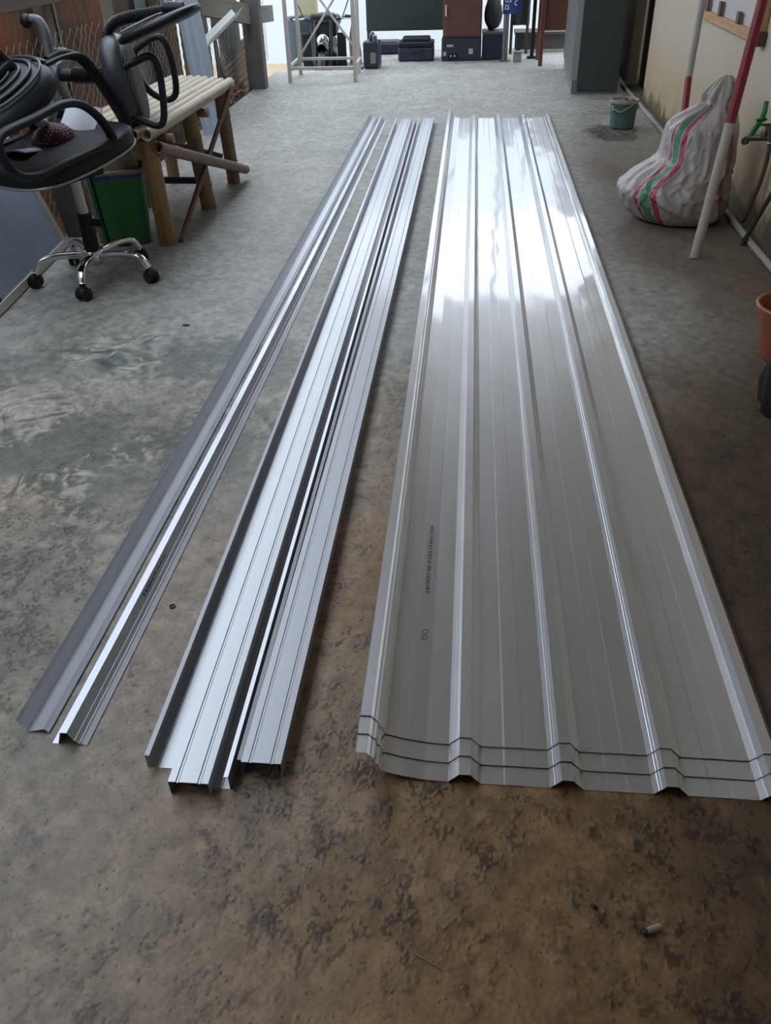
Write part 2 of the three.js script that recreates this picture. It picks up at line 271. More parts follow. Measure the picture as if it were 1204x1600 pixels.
// roof battens
{
  const A = [[-0.036, 0.033], [-0.0335, 0.0345], [-0.0305, 0.026], [-0.018, 0.0012], [0.0135, 0.0095], [0.0165, 0.0105], [0.0235, 0.0025], [0.0255, 0.0042]];
  const a = thing('roof_batten', 'thin steel batten lying open on its side, furthest left on the floor', 'roof batten', [0, 0, 0], 0, 'thin steel roof battens');
  obj('batten_section', folded(A, -1.004, -7.0, 0.0008, { nz: 24, shift: (z) => -0.806 + 0.063 * (z + 1.004) / -5.996 + 0.013 * Math.sin(Math.PI * Math.pow(Math.max(0, (z + 1.004) / -5.996), 0.7)) }), channelMat, a);
  const B = [[-0.031, 0.003], [-0.030, 0.0008], [-0.0175, 0.0008], [-0.0065, 0.033], [0.0065, 0.033], [0.0165, 0.0125], [0.0175, 0.0125], [0.023, 0.0045], [0.026, 0.0052], [0.0285, 0.0035], [0.0385, 0.0006], [0.040, 0.0025]];
  const b = thing('roof_batten', 'thin steel hat batten with black lettering, second from the left on the floor', 'roof batten', [0, 0, 0], 0, 'thin steel roof battens');
  const sh = (z) => -0.735 + 0.056 * (z + 0.98) / -5.92 + 0.013 * Math.sin(Math.PI * Math.pow(Math.max(0, (z + 0.98) / -5.92), 0.7));
  obj('batten_section', folded(B, -0.98, -6.9, 0.0008, { nz: 24, shift: sh }), channelMat, b);
  const u = [-0.438, 0.90, -0.01];
  printed('TASO', 0.058, 0.0115, (h) => 'italic bold ' + Math.round(h * 0.98) + 'px sans-serif', b, [sh(-1.408) + 0.0117, 0.0236, -1.408], [0.0245, 0, -1], u);
  printed('GTR 19·45 14', 0.098, 0.0095, (h) => 'italic bold ' + Math.round(h * 0.9) + 'px sans-serif', b, [sh(-1.488) + 0.0117, 0.0236, -1.488], [0.0205, 0, -1], u);
}

// ---------------------------------------------------------------- left: framed panel, office chairs, bench, bin
{
  const t = thing('aluminium_screen', 'blue-grey panel in a pale aluminium frame leaning outwards at the left edge', 'panel');
  t.position.set(-1.912, 0, -3.40); t.rotation.y = 0.085;
  const tilt = new THREE.Group(); // only geometry is tilted
  const rot = (g) => g.rotateZ(0.30);
  const ps = (z0, z1, y0, y1, th, r = 0.004) => rot(bxx(-th / 2, th / 2, y0, y1, z0, z1, r));
  obj('sheet_panel', ps(-0.5, 0.95, 0.03, 0.93, 0.012), std(C(0.30, 0.36, 0.45), 0.45, 0, { map: blotchTex }), t);
  const al = std(C(0.55, 0.52, 0.47), 0.45, 0.3);
  obj('bottom_rail', ps(-0.5, 0.95, 0.0, 0.035, 0.034), al, t); obj('top_rail', ps(-0.5, 0.95, 0.92, 0.95, 0.034), al, t);
  obj('stile', ps(-0.53, -0.495, 0.0, 0.95, 0.034), al, t); obj('stile', ps(0.945, 0.975, 0.0, 0.95, 0.034), al, t);
  obj('mullion', ps(0.27, 0.305, 0.03, 0.92, 0.02), std(C(0.035, 0.02, 0.016), 0.5), t);
  const p = thing('weathered_plank', 'dark weathered plank standing between the framed panel and the green bin', 'plank');
  obj('board', beam([-1.93, 0.0, -4.08], [-2.02, 0.45, -4.14], 0.15, 0.03), M.woodDark, p);
  const p2 = thing('weathered_plank', 'narrow pale yellow batten standing behind the chair column', 'plank');
  obj('board', beam([-1.86, 0.0, -4.32], [-1.99, 0.5, -4.36], 0.04, 0.03), std(C(0.42, 0.38, 0.22), 0.8, 0, { map: grainTex }), p2);
}
// a flat ring-shaped arm: a closed loop of points swept with an oval section
function loopArm(pts, wide, thick, flat) {          // flat: the direction in which the arm is wide
  const curve = new THREE.CatmullRomCurve3(pts.map((p) => V(...p)), true, 'catmullrom', 0.5), N = 72, R = 10, pos = [], idx = [], f = V(...flat).normalize();
  for (let i = 0; i < N; i++) {
    const p = curve.getPointAt(i / N), t = curve.getTangentAt(i / N), n = new THREE.Vector3().crossVectors(t, f).normalize();
    for (let k = 0; k < R; k++) { const a = k / R * 2 * Math.PI, q = p.clone().addScaledVector(f, Math.cos(a) * wide / 2).addScaledVector(n, Math.sin(a) * thick / 2); pos.push(q.x, q.y, q.z); }
  }
  for (let i = 0; i < N; i++) for (let k = 0; k < R; k++) { const a = i * R + k, b = i * R + (k + 1) % R, c = ((i + 1) % N) * R + k, d = ((i + 1) % N) * R + (k + 1) % R; idx.push(a, c, b, b, c, d); }
  const g = new THREE.BufferGeometry(); g.setAttribute('position', new THREE.Float32BufferAttribute(pos, 3)); g.setAttribute('uv', new THREE.Float32BufferAttribute(new Float32Array(pos.length / 3 * 2), 2)); g.setIndex(idx); g.computeVertexNormals(); return g;
}
function ribbed(pts, r, rings, seg) {               // corrugated sleeve along a path
  const curve = new THREE.CatmullRomCurve3(pts.map((p) => V(...p))), N = rings * 4, R = 12, fr = curve.computeFrenetFrames(N, false), pos = [], idx = [];
  for (let i = 0; i <= N; i++) { const p = curve.getPointAt(i / N), rad = r * (i % 4 < 2 ? 1.0 : 0.84); for (let k = 0; k < R; k++) { const a = k / R * 2 * Math.PI, q = p.clone().addScaledVector(fr.normals[i], Math.cos(a) * rad).addScaledVector(fr.binormals[i], Math.sin(a) * rad); pos.push(q.x, q.y, q.z); } }
  for (let i = 0; i < N; i++) for (let k = 0; k < R; k++) { const a = i * R + k, b = i * R + (k + 1) % R, c = a + R, d = b + R; idx.push(a, b, c, b, d, c); }
  const g = new THREE.BufferGeometry(); g.setAttribute('position', new THREE.Float32BufferAttribute(pos, 3)); g.setAttribute('uv', new THREE.Float32BufferAttribute(new Float32Array(pos.length / 3 * 2), 2)); g.setIndex(idx); g.computeVertexNormals(); return g;
}
// a cushion: a superellipse slab with rounded rim, local x wide, z deep
function cushion(w, d, h, n = 3.2, dish = 0) {
  const pos = [], idx = [], U = 48, K = 14;
  for (let j = 0; j <= K; j++) for (let i = 0; i < U; i++) {
    const b = -Math.PI / 2 + Math.PI * j / K, a = 2 * Math.PI * i / U, ca = Math.cos(a), sa = Math.sin(a), cb = Math.pow(Math.abs(Math.cos(b)), 0.45), s = Math.sign(Math.sin(b)) * Math.pow(Math.abs(Math.sin(b)), 0.7);
    const k = Math.pow(Math.pow(Math.abs(ca), n) + Math.pow(Math.abs(sa), n), -1 / n), x = ca * k * cb, z = sa * k * cb;
    pos.push(x * w / 2, s * h / 2 + dish * (x * x + z * z) * (s > 0 ? 1 : 0.6), z * d / 2);
  }
  for (let j = 0; j < K; j++) for (let i = 0; i < U; i++) { const a = j * U + i, b = j * U + (i + 1) % U, c = a + U, e = b + U; idx.push(a, c, b, b, c, e); }
  const g = new THREE.BufferGeometry(); g.setAttribute('position', new THREE.Float32BufferAttribute(pos, 3)); g.setAttribute('uv', new THREE.Float32BufferAttribute(new Float32Array(pos.length / 3 * 2), 2)); g.setIndex(idx); g.computeVertexNormals(); return g;
}
const rim = (w, d, y, r, n = 3.2, dish = 0) => { const pts = []; for (let i = 0; i < 40; i++) { const a = i / 40 * 2 * Math.PI, ca = Math.cos(a), sa = Math.sin(a), k = Math.pow(Math.pow(Math.abs(ca), n) + Math.pow(Math.abs(sa), n), -1 / n); pts.push([ca * k * w / 2, y + dish * (ca * ca * k * k + sa * sa * k * k), sa * k * d / 2]); } return tube(pts, r, 120, true, 8); };
function casterParts(o, x, z, ang, y = 0, mat = M.black) {
  const c = Math.cos(ang), s = Math.sin(ang), w = (off) => rod([x + c * (off - 0.009), y + 0.027, z + s * (off - 0.009)], [x + c * (off + 0.009), y + 0.027, z + s * (off + 0.009)], 0.027, 0.027, 20);
  const k = obj('caster', [w(-0.014), w(0.014)], mat, o);
  obj('hood', new THREE.SphereGeometry(0.029, 18, 10, 0, Math.PI * 2, 0, Math.PI * 0.55).translate(x, y + 0.032, z), M.blackSoft, k);
}
{ // swivel chair standing on the floor
  const t = thing('office_chair', 'black swivel office chair with chrome star base standing on the floor', 'chair', [-1.625, 0, -3.49], -0.445);
  const piping = std(C(0.42, 0.38, 0.34), 0.35, 0.6);
  const lift = (g) => g.rotateX(0.16).translate(-0.045, 0.515, 0.02);
  const seat = obj('seat', lift(cushion(0.50, 0.60, 0.085, 3.2, 0.018)), M.leather, t);
  obj('piping', lift(rim(0.492, 0.592, -0.028, 0.0055, 3.2, 0.012)), piping, seat);
  const armPts = [[0, 0.690, 0.44], [0, 0.722, 0.27], [0, 0.745, 0.143], [0, 0.732, 0.054], [0, 0.684, -0.013], [0, 0.618, -0.060], [0, 0.578, -0.062], [0, 0.566, 0.021], [0, 0.548, 0.191], [0, 0.532, 0.321], [0, 0.556, 0.41], [0, 0.624, 0.452]];
  for (const x of [0.186, -0.275]) obj('armrest', loopArm(armPts.map((p) => [x, p[1] - 0.006, p[2]]), 0.05, 0.030, [1, 0, 0]), M.blackSoft, t);
  const bar = [[-0.046, 0.842, 0.02], [-0.046, 0.862, -0.098], [-0.046, 0.852, -0.190], [-0.046, 0.770, -0.262], [-0.046, 0.655, -0.330], [-0.046, 0.56, -0.372], [-0.046, 0.505, -0.33], [-0.046, 0.488, -0.22]];
  obj('back_bar', loopFlat(bar, 0.075, 0.016, [1, 0, 0]), M.blackSoft, t);
  obj('bar_sleeve', ribbed([[-0.046, 0.852, -0.03], [-0.046, 0.866, -0.11], [-0.046, 0.842, -0.195], [-0.046, 0.765, -0.258]], 0.019, 26), M.black, t);
  // backrest folded forward over the seat, ribbed back shell uppermost
  const bk = (g) => g.rotateX(0.42).translate(-0.06, 0.768, 0.215);
  const br = obj('backrest', bk(cushion(0.40, 0.44, 0.12, 2.3, -0.035)), M.leather, t);
  for (const s of [0.86, 0.7, 0.52, 0.34]) obj('shell_ridge', bk(rim(0.40 * s, 0.44 * s, 0.062 - 0.036 * s * s, 0.006, 2.3, 0)), std(C(0.05, 0.055, 0.062), 0.35), br);
  obj('bracket', bk(bxx(-0.05, 0.05, 0.05, 0.085, -0.1, 0.06, 0.015)), M.black, br);
  obj('tilt_knob', rod([-0.046, 0.80, 0.035], [-0.03, 0.868, 0.02], 0.034, 0.026, 18), M.black, br);
  const coil = []; for (let i = 0; i <= 90; i++) { const a = i / 90 * 2 * Math.PI * 6; coil.push([0.05 + Math.cos(a) * 0.022, 0.735, 0.17 + i / 90 * 0.07]); coil[i][1] = 0.80 - 0.45 * (coil[i][2] - 0.1) + Math.sin(a) * 0.022; }
  obj('coil_spring', tube(coil, 0.004, 260, false, 6), M.black, br);
  obj('tension_lever', beam([-0.02, 0.83, 0.135], [-0.10, 0.99, 0.24], 0.05, 0.018), M.black, br);
  obj('seat_plate', bxx(-0.13, 0.07, 0.43, 0.455, -0.10, 0.12, 0.01), M.black, t);
  obj('gas_lift', rod([0, 0.27, 0], [-0.012, 0.44, 0], 0.021, 0.021, 20), std(C(0.55, 0.55, 0.55), 0.3, 1), t);
  obj('column_sleeve', rod([0, 0.085, 0], [0, 0.285, 0], 0.034, 0.030, 20), M.black, t);
  obj('lift_lever', [beam([0.02, 0.25, 0.0], [0.075, 0.245, -0.02], 0.03, 0.006)], M.black, t);
  obj('hub', lathe([[0, 0.07], [0.035, 0.07], [0.048, 0.085], [0.048, 0.125], [0.036, 0.135], [0, 0.135]], 24), M.chrome, t);
  for (const d of [56, 128, 200, 272, 344]) {
    const a = d * Math.PI / 180, c = Math.cos(a), s = Math.sin(a), P = (r, y) => [c * r, y, s * r];
    obj('leg', loopFlat([P(0.03, 0.108), P(0.10, 0.118), P(0.17, 0.120), P(0.225, 0.105), P(0.255, 0.062)], 0.034, 0.026, [-s, 0, c]), M.chrome, t);
    casterParts(t, c * 0.262, s * 0.262, a + Math.PI / 2 + 0.5);
  }
}
function loopFlat(pts, wide, thick, flat) {         // an open bar with an oval section
  const curve = new THREE.CatmullRomCurve3(pts.map((p) => V(...p)), false, 'catmullrom', 0.5), N = 40, R = 12, pos = [], idx = [], f = V(...flat).normalize();
  for (let i = 0; i <= N; i++) { const p = curve.getPointAt(i / N), t = curve.getTangentAt(i / N), n = new THREE.Vector3().crossVectors(t, f).normalize(); for (let k = 0; k < R; k++) { const a = k / R * 2 * Math.PI, e = (q) => Math.sign(q) * Math.pow(Math.abs(q), 0.6), q = p.clone().addScaledVector(f, e(Math.cos(a)) * wide / 2).addScaledVector(n, e(Math.sin(a)) * thick / 2); pos.push(q.x, q.y, q.z); } }
  for (let i = 0; i < N; i++) for (let k = 0; k < R; k++) { const a = i * R + k, b = i * R + (k + 1) % R, c = a + R, d = b + R; idx.push(a, c, b, b, c, d); }
  for (const e of [0, N]) { const p = curve.getPointAt(e / N), n = pos.length / 3; pos.push(p.x, p.y, p.z); for (let k = 0; k < R; k++) { const a = e * R + k, b = e * R + (k + 1) % R; e ? idx.push(n, a, b) : idx.push(n, b, a); } }
  const g = new THREE.BufferGeometry(); g.setAttribute('position', new THREE.Float32BufferAttribute(pos, 3)); g.setAttribute('uv', new THREE.Float32BufferAttribute(new Float32Array(pos.length / 3 * 2), 2)); g.setIndex(idx); g.computeVertexNormals(); return g;
}
{ // swivel chair tipped over on the bench
  const t = thing('office_chair', 'black office chair tipped on its side on the bamboo bench', 'chair');
  const s0 = cushion(0.37, 0.38, 0.12, 2.7, 0); s0.rotateZ(-Math.PI / 2); s0.rotateZ(0.12); s0.rotateY(0.22);
  const seat = obj('seat', s0.translate(-1.538, 0.712, -4.0), std(C(0.035, 0.04, 0.048), 0.4), t);
  const underside = cushion(0.32, 0.32, 0.03, 2.7, 0); underside.rotateZ(-Math.PI / 2 + 0.12); underside.rotateY(0.22);
  obj('seat_pad', underside.translate(-1.486, 0.708, -4.012), std(C(0.06, 0.06, 0.06), 0.7), t);
  obj('armrest', loopArm([[-1.500, 0.767, -3.86], [-1.416, 0.807, -3.86], [-1.348, 0.825, -3.86], [-1.323, 0.781, -3.86], [-1.324, 0.670, -3.86], [-1.337, 0.581, -3.86], [-1.365, 0.556, -3.86], [-1.426, 0.574, -3.86], [-1.497, 0.622, -3.86], [-1.515, 0.69, -3.86]], 0.03, 0.03, [0, 0, 1]), M.blackSoft, t);
  obj('armrest', loopArm([[-1.555, 0.793, -4.24], [-1.494, 0.836, -4.24], [-1.434, 0.858, -4.24], [-1.398, 0.827, -4.24], [-1.382, 0.729, -4.24], [-1.386, 0.634, -4.24], [-1.414, 0.601, -4.24], [-1.458, 0.602, -4.24], [-1.515, 0.636, -4.24], [-1.553, 0.70, -4.24]], 0.03, 0.03, [0, 0, 1]), M.blackSoft, t);
  obj('bar_sleeve', ribbed([[-1.585, 0.80, -4.0], [-1.580, 0.845, -4.0], [-1.571, 0.900, -4.0], [-1.535, 0.935, -4.0], [-1.470, 0.955, -4.0], [-1.396, 0.965, -4.0], [-1.305, 0.975, -4.0]], 0.024, 42), M.black, t);
  const b0 = cushion(0.37, 0.30, 0.045, 2.6, 0); b0.rotateZ(0.33);
  const back = obj('backrest', b0.translate(-1.30, 0.938, -3.90), M.leather, t);
  obj('plastic_wrap', cushion(0.2, 0.2, 0.012, 2.4, 0).rotateZ(0.36).translate(-1.37, 0.945, -3.87), std(C(0.5, 0.52, 0.54), 0.25, 0, { transparent: true, opacity: 0.5 }), back);
  obj('bar_bracket', rod([-1.30, 0.985, -4.0], [-1.22, 0.985, -4.0], 0.03, 0.024), M.black, t);
  obj('column', ribbed([[-1.60, 0.734, -4.0], [-1.68, 0.737, -4.0], [-1.76, 0.739, -4.0]], 0.034, 16), M.black, t);
  obj('column_sleeve', rod([-1.75, 0.739, -4.0], [-1.87, 0.742, -4.0], 0.026, 0.026, 16), M.black, t);
  const grey = std(C(0.13, 0.15, 0.16), 0.45);
  obj('hub', rod([-1.82, 0.741, -4.0], [-1.89, 0.743, -4.0], 0.045, 0.045, 20), grey, t);
  for (const a of [92, 164, 236, 308, 20]) {
    const y = Math.sin(a * Math.PI / 180), z = Math.cos(a * Math.PI / 180) * 1, P = (x, r) => [x, 0.742 + y * r * 0.98, -4.0 + z * r];
    if (y < -0.85) continue;
    obj('leg', loopFlat([P(-1.855, 0.03), P(-1.85, 0.10), P(-1.85, 0.17), P(-1.87, 0.215), P(-1.905, 0.225)], 0.048, 0.03, [0, -z, y]), grey, t);
    const c = obj('caster', new THREE.SphereGeometry(0.028, 16, 12).translate(...P(-1.925, 0.213)), M.black, t);
    obj('stem', rod(P(-1.90, 0.224), P(-1.925, 0.213), 0.012), M.black, c);
  }
}
// bamboo bench
function bambooGeo(p, q, r, nodes = 4, off = 0.5) {
  const L = dist(p, q), pr = [[0, 0.05], [r * 0.72, 0.05], [r * 0.74, 0], [r, 0]];
  for (let i = 0; i < nodes; i++) { const y = L * (i + off) / nodes; pr.push([r * 0.985, y - 0.012], [r * 1.06, y - 0.004], [r * 1.06, y + 0.002], [r * 0.985, y + 0.010]); }
  pr.push([r * 0.97, L], [r * 0.72, L], [r * 0.70, L - 0.05], [0, L - 0.05]);
  return orient(lathe(pr, 18), p, q);
}
const bambooTones = [[0.50, 0.42, 0.28], [0.46, 0.39, 0.27], [0.54, 0.46, 0.32], [0.42, 0.36, 0.25]].map((c) => std(C(...c), 0.45, 0, { map: grainTex }));
{
  const t = thing('bamboo_bench', 'low bench of thick pale bamboo poles on bamboo legs by the fence', 'bench');
  for (let i = 0; i < 8; i++) {
    const x0 = -1.428 - i * 0.055, x1 = -1.385 - i * 0.053;
    obj('seat_pole', bambooGeo([x0, 0.520 + rr(-0.004, 0.004), -3.83 - i * 0.012 + rr(-0.03, 0.03)], [x1, 0.522 + rr(-0.004, 0.004), -5.24 - i * 0.02 + rr(-0.03, 0.03)], 0.0275 + rr(-0.002, 0.001), 4, 0.3 + 0.4 * rnd()), bambooTones[i % 4], t);
  }
  const legMat = [M.bambooOld, std(C(0.36, 0.22, 0.09), 0.5, 0, { map: grainTex }), M.stick];
  obj('leg', bambooGeo([-1.455, 0, -3.965], [-1.452, 0.485, -3.93], 0.041, 2, 0.7), legMat[1], t);
  obj('leg', bambooGeo([-1.415, 0, -4.585], [-1.445, 0.49, -4.56], 0.041, 2), legMat[0], t);
  obj('leg', bambooGeo([-1.405, 0, -5.125], [-1.42, 0.49, -5.12], 0.038, 2), legMat[0], t);
  for (const z of [-4.0, -4.6, -5.15]) obj('leg', bambooGeo([-1.78, 0, z], [-1.78, 0.49, z], 0.036, 2), legMat[0], t);
  for (const z of [-4.02, -4.63, -5.17]) obj('cross_rail', rod([-1.36, 0.47, z], [-1.86, 0.47, z], 0.022), M.bambooOld, t);
  obj('cross_rail', rod([-1.44, 0.13, -4.64], [-1.82, 0.13, -4.66], 0.018), M.woodDark, t);
  obj('cross_rail', rod([-1.44, 0.16, -5.06], [-1.82, 0.25, -5.1], 0.016), M.stick, t);
  obj('brace', bambooGeo([-1.385, 0.465, -3.86], [-1.345, 0.055, -5.20], 0.027, 3), std(C(0.24, 0.165, 0.125), 0.6, 0, { map: grainTex }), t);
  obj('brace', rod([-1.395, 0.01, -3.98], [-1.36, 0.51, -5.16], 0.013), M.stick, t);
}
{ // green bin under the bench
  const t = thing('waste_bin', 'green rectangular plastic bin with beige rim under the bamboo bench', 'bin', [-1.665, 0, -4.02], 0.32);
  const ring = (w, d, y, n = 5) => { const p = []; for (let i = 0; i < 40; i++) { const a = i / 40 * 2 * Math.PI, ca = Math.cos(a), sa = Math.sin(a), k = Math.pow(Math.abs(ca) ** n + Math.abs(sa) ** n, -1 / n); p.push([ca * k * w / 2, y, sa * k * d / 2]); } return p; };
  const loft = (rings) => { const pos = [], idx = [], uv = [], N = rings[0].length; rings.forEach((r, j) => r.forEach((p, i) => { pos.push(...p); uv.push(i / N, j / rings.length); })); for (let j = 0; j < rings.length - 1; j++) for (let i = 0; i < N; i++) { const a = j * N + i, b = j * N + (i + 1) % N, c = a + N, d = b + N; idx.push(a, c, b, b, c, d); } const g = new THREE.BufferGeometry(); g.setAttribute('position', new THREE.Float32BufferAttribute(pos, 3)); g.setAttribute('uv', new THREE.Float32BufferAttribute(uv, 2)); g.setIndex(idx); g.computeVertexNormals(); return g; };
  const green = std(C(0.035, 0.19, 0.045), 0.5), teal = std(C(0.03, 0.17, 0.095), 0.5);
  obj('body', loft([ring(0.0, 0.0, 0.004), ring(0.205, 0.165, 0.002), ring(0.21, 0.17, 0.01), ring(0.25, 0.215, 0.345), ring(0.24, 0.205, 0.345), ring(0.20, 0.16, 0.02), ring(0, 0, 0.02)]), green, t);
  obj('side_rib', beam([-0.108, 0.02, 0.06], [-0.126, 0.33, 0.075], 0.016, 0.05), teal, t);
  obj('side_rib', beam([-0.02, 0.02, 0.087], [-0.025, 0.33, 0.108], 0.012, 0.008), teal, t);
  obj('rim', tube(ring(0.262, 0.226, 0.345), 0.011, 120, true, 8), std(C(0.32, 0.26, 0.2), 0.6), t);
  obj('tape', loft([ring(0.252, 0.217, 0.315), ring(0.2545, 0.2195, 0.333)]), std(C(0.06, 0.06, 0.25), 0.5), t);
  const s = thing('paper_sack', 'crumpled brown paper sack sticking out of the green bin', 'sack', [-1.655, 0.34, -4.03], 0.3);
  const g = new THREE.SphereGeometry(0.1, 28, 20); { const p = g.attributes.position; for (let i = 0; i < p.count; i++) { const x = p.getX(i), y = p.getY(i), z = p.getZ(i), k = 0.86 + 0.3 * noise(x * 40 + 9, z * 40 + y * 30, 70); p.setXYZ(i, x * k * 0.9, y * k * 0.95 + 0.0, z * k * 0.75); } g.computeVertexNormals(); }
  obj('paper', g, std(C(0.30, 0.235, 0.165), 0.85), s);
}
// things on the seat of the standing chair
{
  const W = (x, y, z) => { const a = -0.445, c = Math.cos(a), s = Math.sin(a); return [-1.625 + x * c + z * s, y, -3.49 - x * s + z * c]; };
  const bag = thing('mesh_pouch', 'maroon mesh pouch lying on the seat of the standing office chair', 'pouch', W(-0.10, 0.545, -0.02), 0.3);
  const g = new THREE.SphereGeometry(0.088, 40, 28); { const p = g.attributes.position; for (let i = 0; i < p.count; i++) { const x = p.getX(i), y = p.getY(i), z = p.getZ(i), k = 0.92 + 0.16 * noise(x * 30 + 5, y * 30 + z * 25, 71); p.setXYZ(i, x * k * 1.05, Math.max(-0.02, y * k * 0.95), z * k * 0.95); } g.computeVertexNormals(); }
  const dots = dataTex(256, 256, (u, v) => { const m = ((u * 26 + (Math.floor(v * 18) % 2) * 0.5) % 1), n = (v * 18) % 1, d = Math.hypot(m - 0.5, n - 0.5) < 0.22 && fbm(u * 6, v * 6, 3, 3) > 0.47; return d ? [0.45, 0.4, 0.42] : [0.085, 0.022, 0.03]; }, true);
  obj('mesh_bag', g, std(C(1, 1, 1), 0.7, 0, { map: dots }), bag);
  obj('drawstring_knot', new THREE.SphereGeometry(0.022, 16, 12).scale(1.3, 0.8, 1).translate(-0.03, 0.09, 0.03), std(C(0.32, 0.34, 0.35), 0.4), bag);
  const sheet = (name, label, pos, rotY, rotX, w, h, col) => { const t = thing(name, label, 'paper', pos, rotY); const pg = new THREE.BoxGeometry(w, 0.004, h, 14, 1, 14), p = pg.attributes.position; for (let i = 0; i < p.count; i++) p.setY(i, p.getY(i) + 0.012 * Math.sin(p.getX(i) * 22 + 1) + 0.01 * Math.sin(p.getZ(i) * 19)); pg.computeVertexNormals(); obj('paper', pg.rotateX(rotX), std(col, 0.6), t); };
  sheet('paper_bag', 'white paper bag propped at the back of the standing chair seat', W(-0.10, 0.615, -0.165), -0.445, 1.0, 0.22, 0.12, C(0.66, 0.7, 0.78));
  sheet('paper_bag', 'pale blue paper lying at the front of the standing chair seat', W(-0.12, 0.545, 0.14), -0.3, 0.05, 0.14, 0.1, C(0.5, 0.58, 0.72));
}
// ---------------------------------------------------------------- left boundary: fence, posts, leaning steel
{
  const t = thing('boundary_fence', 'rusty patchwork fence of old zinc sheets and boards along the left side', 'fence');
  function zinc(z0, z1, y0, y1, x, name, mat) {       // corrugated sheet standing on edge
    const n = Math.max(6, Math.round(Math.abs(z1 - z0) / 0.019)), pos = [], uv = [], idx = [];
    for (const th of [0, 0.002]) for (let j = 0; j <= 1; j++) for (let i = 0; i <= n; i++) { const f = i / n; pos.push(x - th + 0.009 * Math.cos(i * Math.PI / 2), y0 + (y1 - y0) * j, z0 + (z1 - z0) * f); uv.push((z0 + (z1 - z0) * f) * 0.8, (y0 + (y1 - y0) * j) * 0.8); }
    for (const k of [0, 2 * (n + 1)]) for (let i = 0; i < n; i++) { const a = k + i, b = a + 1, c = a + n + 1, d = c + 1; idx.push(a, b, c, b, d, c); }
    const g = new THREE.BufferGeometry(); g.setAttribute('position', new THREE.Float32BufferAttribute(pos, 3)); g.setAttribute('uv', new THREE.Float32BufferAttribute(uv, 2)); g.setIndex(idx); g.computeVertexNormals();
    return obj(name, g, mat, t);
  }
  const tones = [[1.45, 1.2, 1.1], [1.7, 1.25, 1.05], [1.3, 1.2, 1.1], [1.3, 1.15, 1.0]].map((c) => std(C(...c), 0.85, 0, { map: rustTex }));
  const greyZ = std(C(0.25, 0.235, 0.205), 0.7, 0, { map: blotchTex });
  zinc(-0.4, -1.3, -0.5, 1.05, -2.42, 'rusted_sheet', tones[0]); zinc(-1.25, -2.1, -0.5, 1.1, -2.40, 'rusted_sheet', tones[1]); zinc(-2.05, -2.9, -0.5, 1.08, -2.43, 'rusted_sheet', tones[2]); zinc(-2.85, -3.75, -0.5, 1.12, -2.41, 'rusted_sheet', tones[0]);
  zinc(-3.7, -4.6, -0.5, 1.12, -2.40, 'rusted_sheet', tones[0]); zinc(-4.55, -5.3, -0.5, 1.1, -2.37, 'rusted_sheet', tones[1]); zinc(-5.25, -5.92, -0.5, 1.12, -2.34, 'rusted_sheet', tones[0]);
  obj('plank', beam([-2.30, -0.5, -5.95], [-2.30, 1.05, -6.2], 0.03, 0.2), std(C(0.15, 0.11, 0.085), 0.85, 0, { map: grainTex }), t);
  zinc(-6.1, -6.7, -0.5, 1.0, -2.33, 'zinc_sheet', greyZ); zinc(-6.38, -7.0, 0.70, 1.1, -2.29, 'zinc_sheet', std(C(0.30, 0.38, 0.37), 0.6, 0, { map: blotchTex }));
  zinc(-6.66, -7.32, -0.5, 1.05, -2.31, 'rusted_sheet', tones[3]);
  // bamboo matting slats and old boards further on
  for (let i = 0; i < 13; i++) { const z = -7.34 - i * 0.06, k = rr(0.75, 1.2); obj('slat', bxx(-2.29, -2.275, -0.5, 0.95 + rr(-0.03, 0.04), z - 0.027, z + 0.026, 0.003), std(C(0.25 * k, 0.215 * k, 0.175 * k), 0.85, 0, { map: grainTex }), t); }
  { const s = new THREE.Shape([[-0.17, -0.5], [0.17, -0.5], [0.17, 0.88], [-0.17, 0.88]].map((p) => new THREE.Vector2(...p))); s.holes.push(new THREE.Path([[-0.12, 0.44], [0.03, 0.45], [0.09, 0.31], [0.02, 0.12], [-0.06, 0.2]].map((p) => new THREE.Vector2(...p)))); obj('plank', new THREE.ExtrudeGeometry(s, { depth: 0.022, bevelEnabled: false }).rotateY(Math.PI / 2).translate(-2.25, 0, -8.27), std(C(0.14, 0.145, 0.13), 0.85, 0, { map: grainTex }), t); }
  for (let i = 0; i < 6; i++) { const z = -8.45 - i * 0.19, k = rr(0.8, 1.25); obj('plank', bxx(-2.30, -2.275, -0.5, 0.80 - i * 0.02 - (i > 3 ? 0.4 : 0), z - 0.175, z, 0.004), std(C(0.14 * k, 0.15 * k, 0.135 * k), 0.85, 0, { map: grainTex }), t); }
  for (const [y, x, z0, z1] of [[0.02, -2.16, -8.02, -9.05], [-0.22, -2.12, -7.9, -9.3]]) { const wv = []; for (let i = 0; i <= 20; i++) wv.push([x + 0.012 * Math.cos(i * Math.PI / 2), y + i * 0.0125]); obj('rusted_sheet', folded(wv.reverse(), z0, z1, 0.0015, { lift: (q, z) => (z + 8.0) * -0.06 }), std(C(1.7, 2.1, 2.3), 0.8, 0, { map: rustTex }), t); }
  for (const [z, x] of [[-3.3, -2.36], [-5.0, -2.3], [-6.66, -2.24]]) obj('post', bxx(x - 0.035, x + 0.035, -0.5, 1.15, z - 0.04, z + 0.04, 0.006), M.wood, t);
  obj('fence_rail', beam([-2.33, 0.98, -0.5], [-2.22, 0.98, -6.66], 0.03, 0.07), M.wood, t);
  // chicken wire stretched along the inside
  const wires = [], cz = 0.085, cy = 0.075;
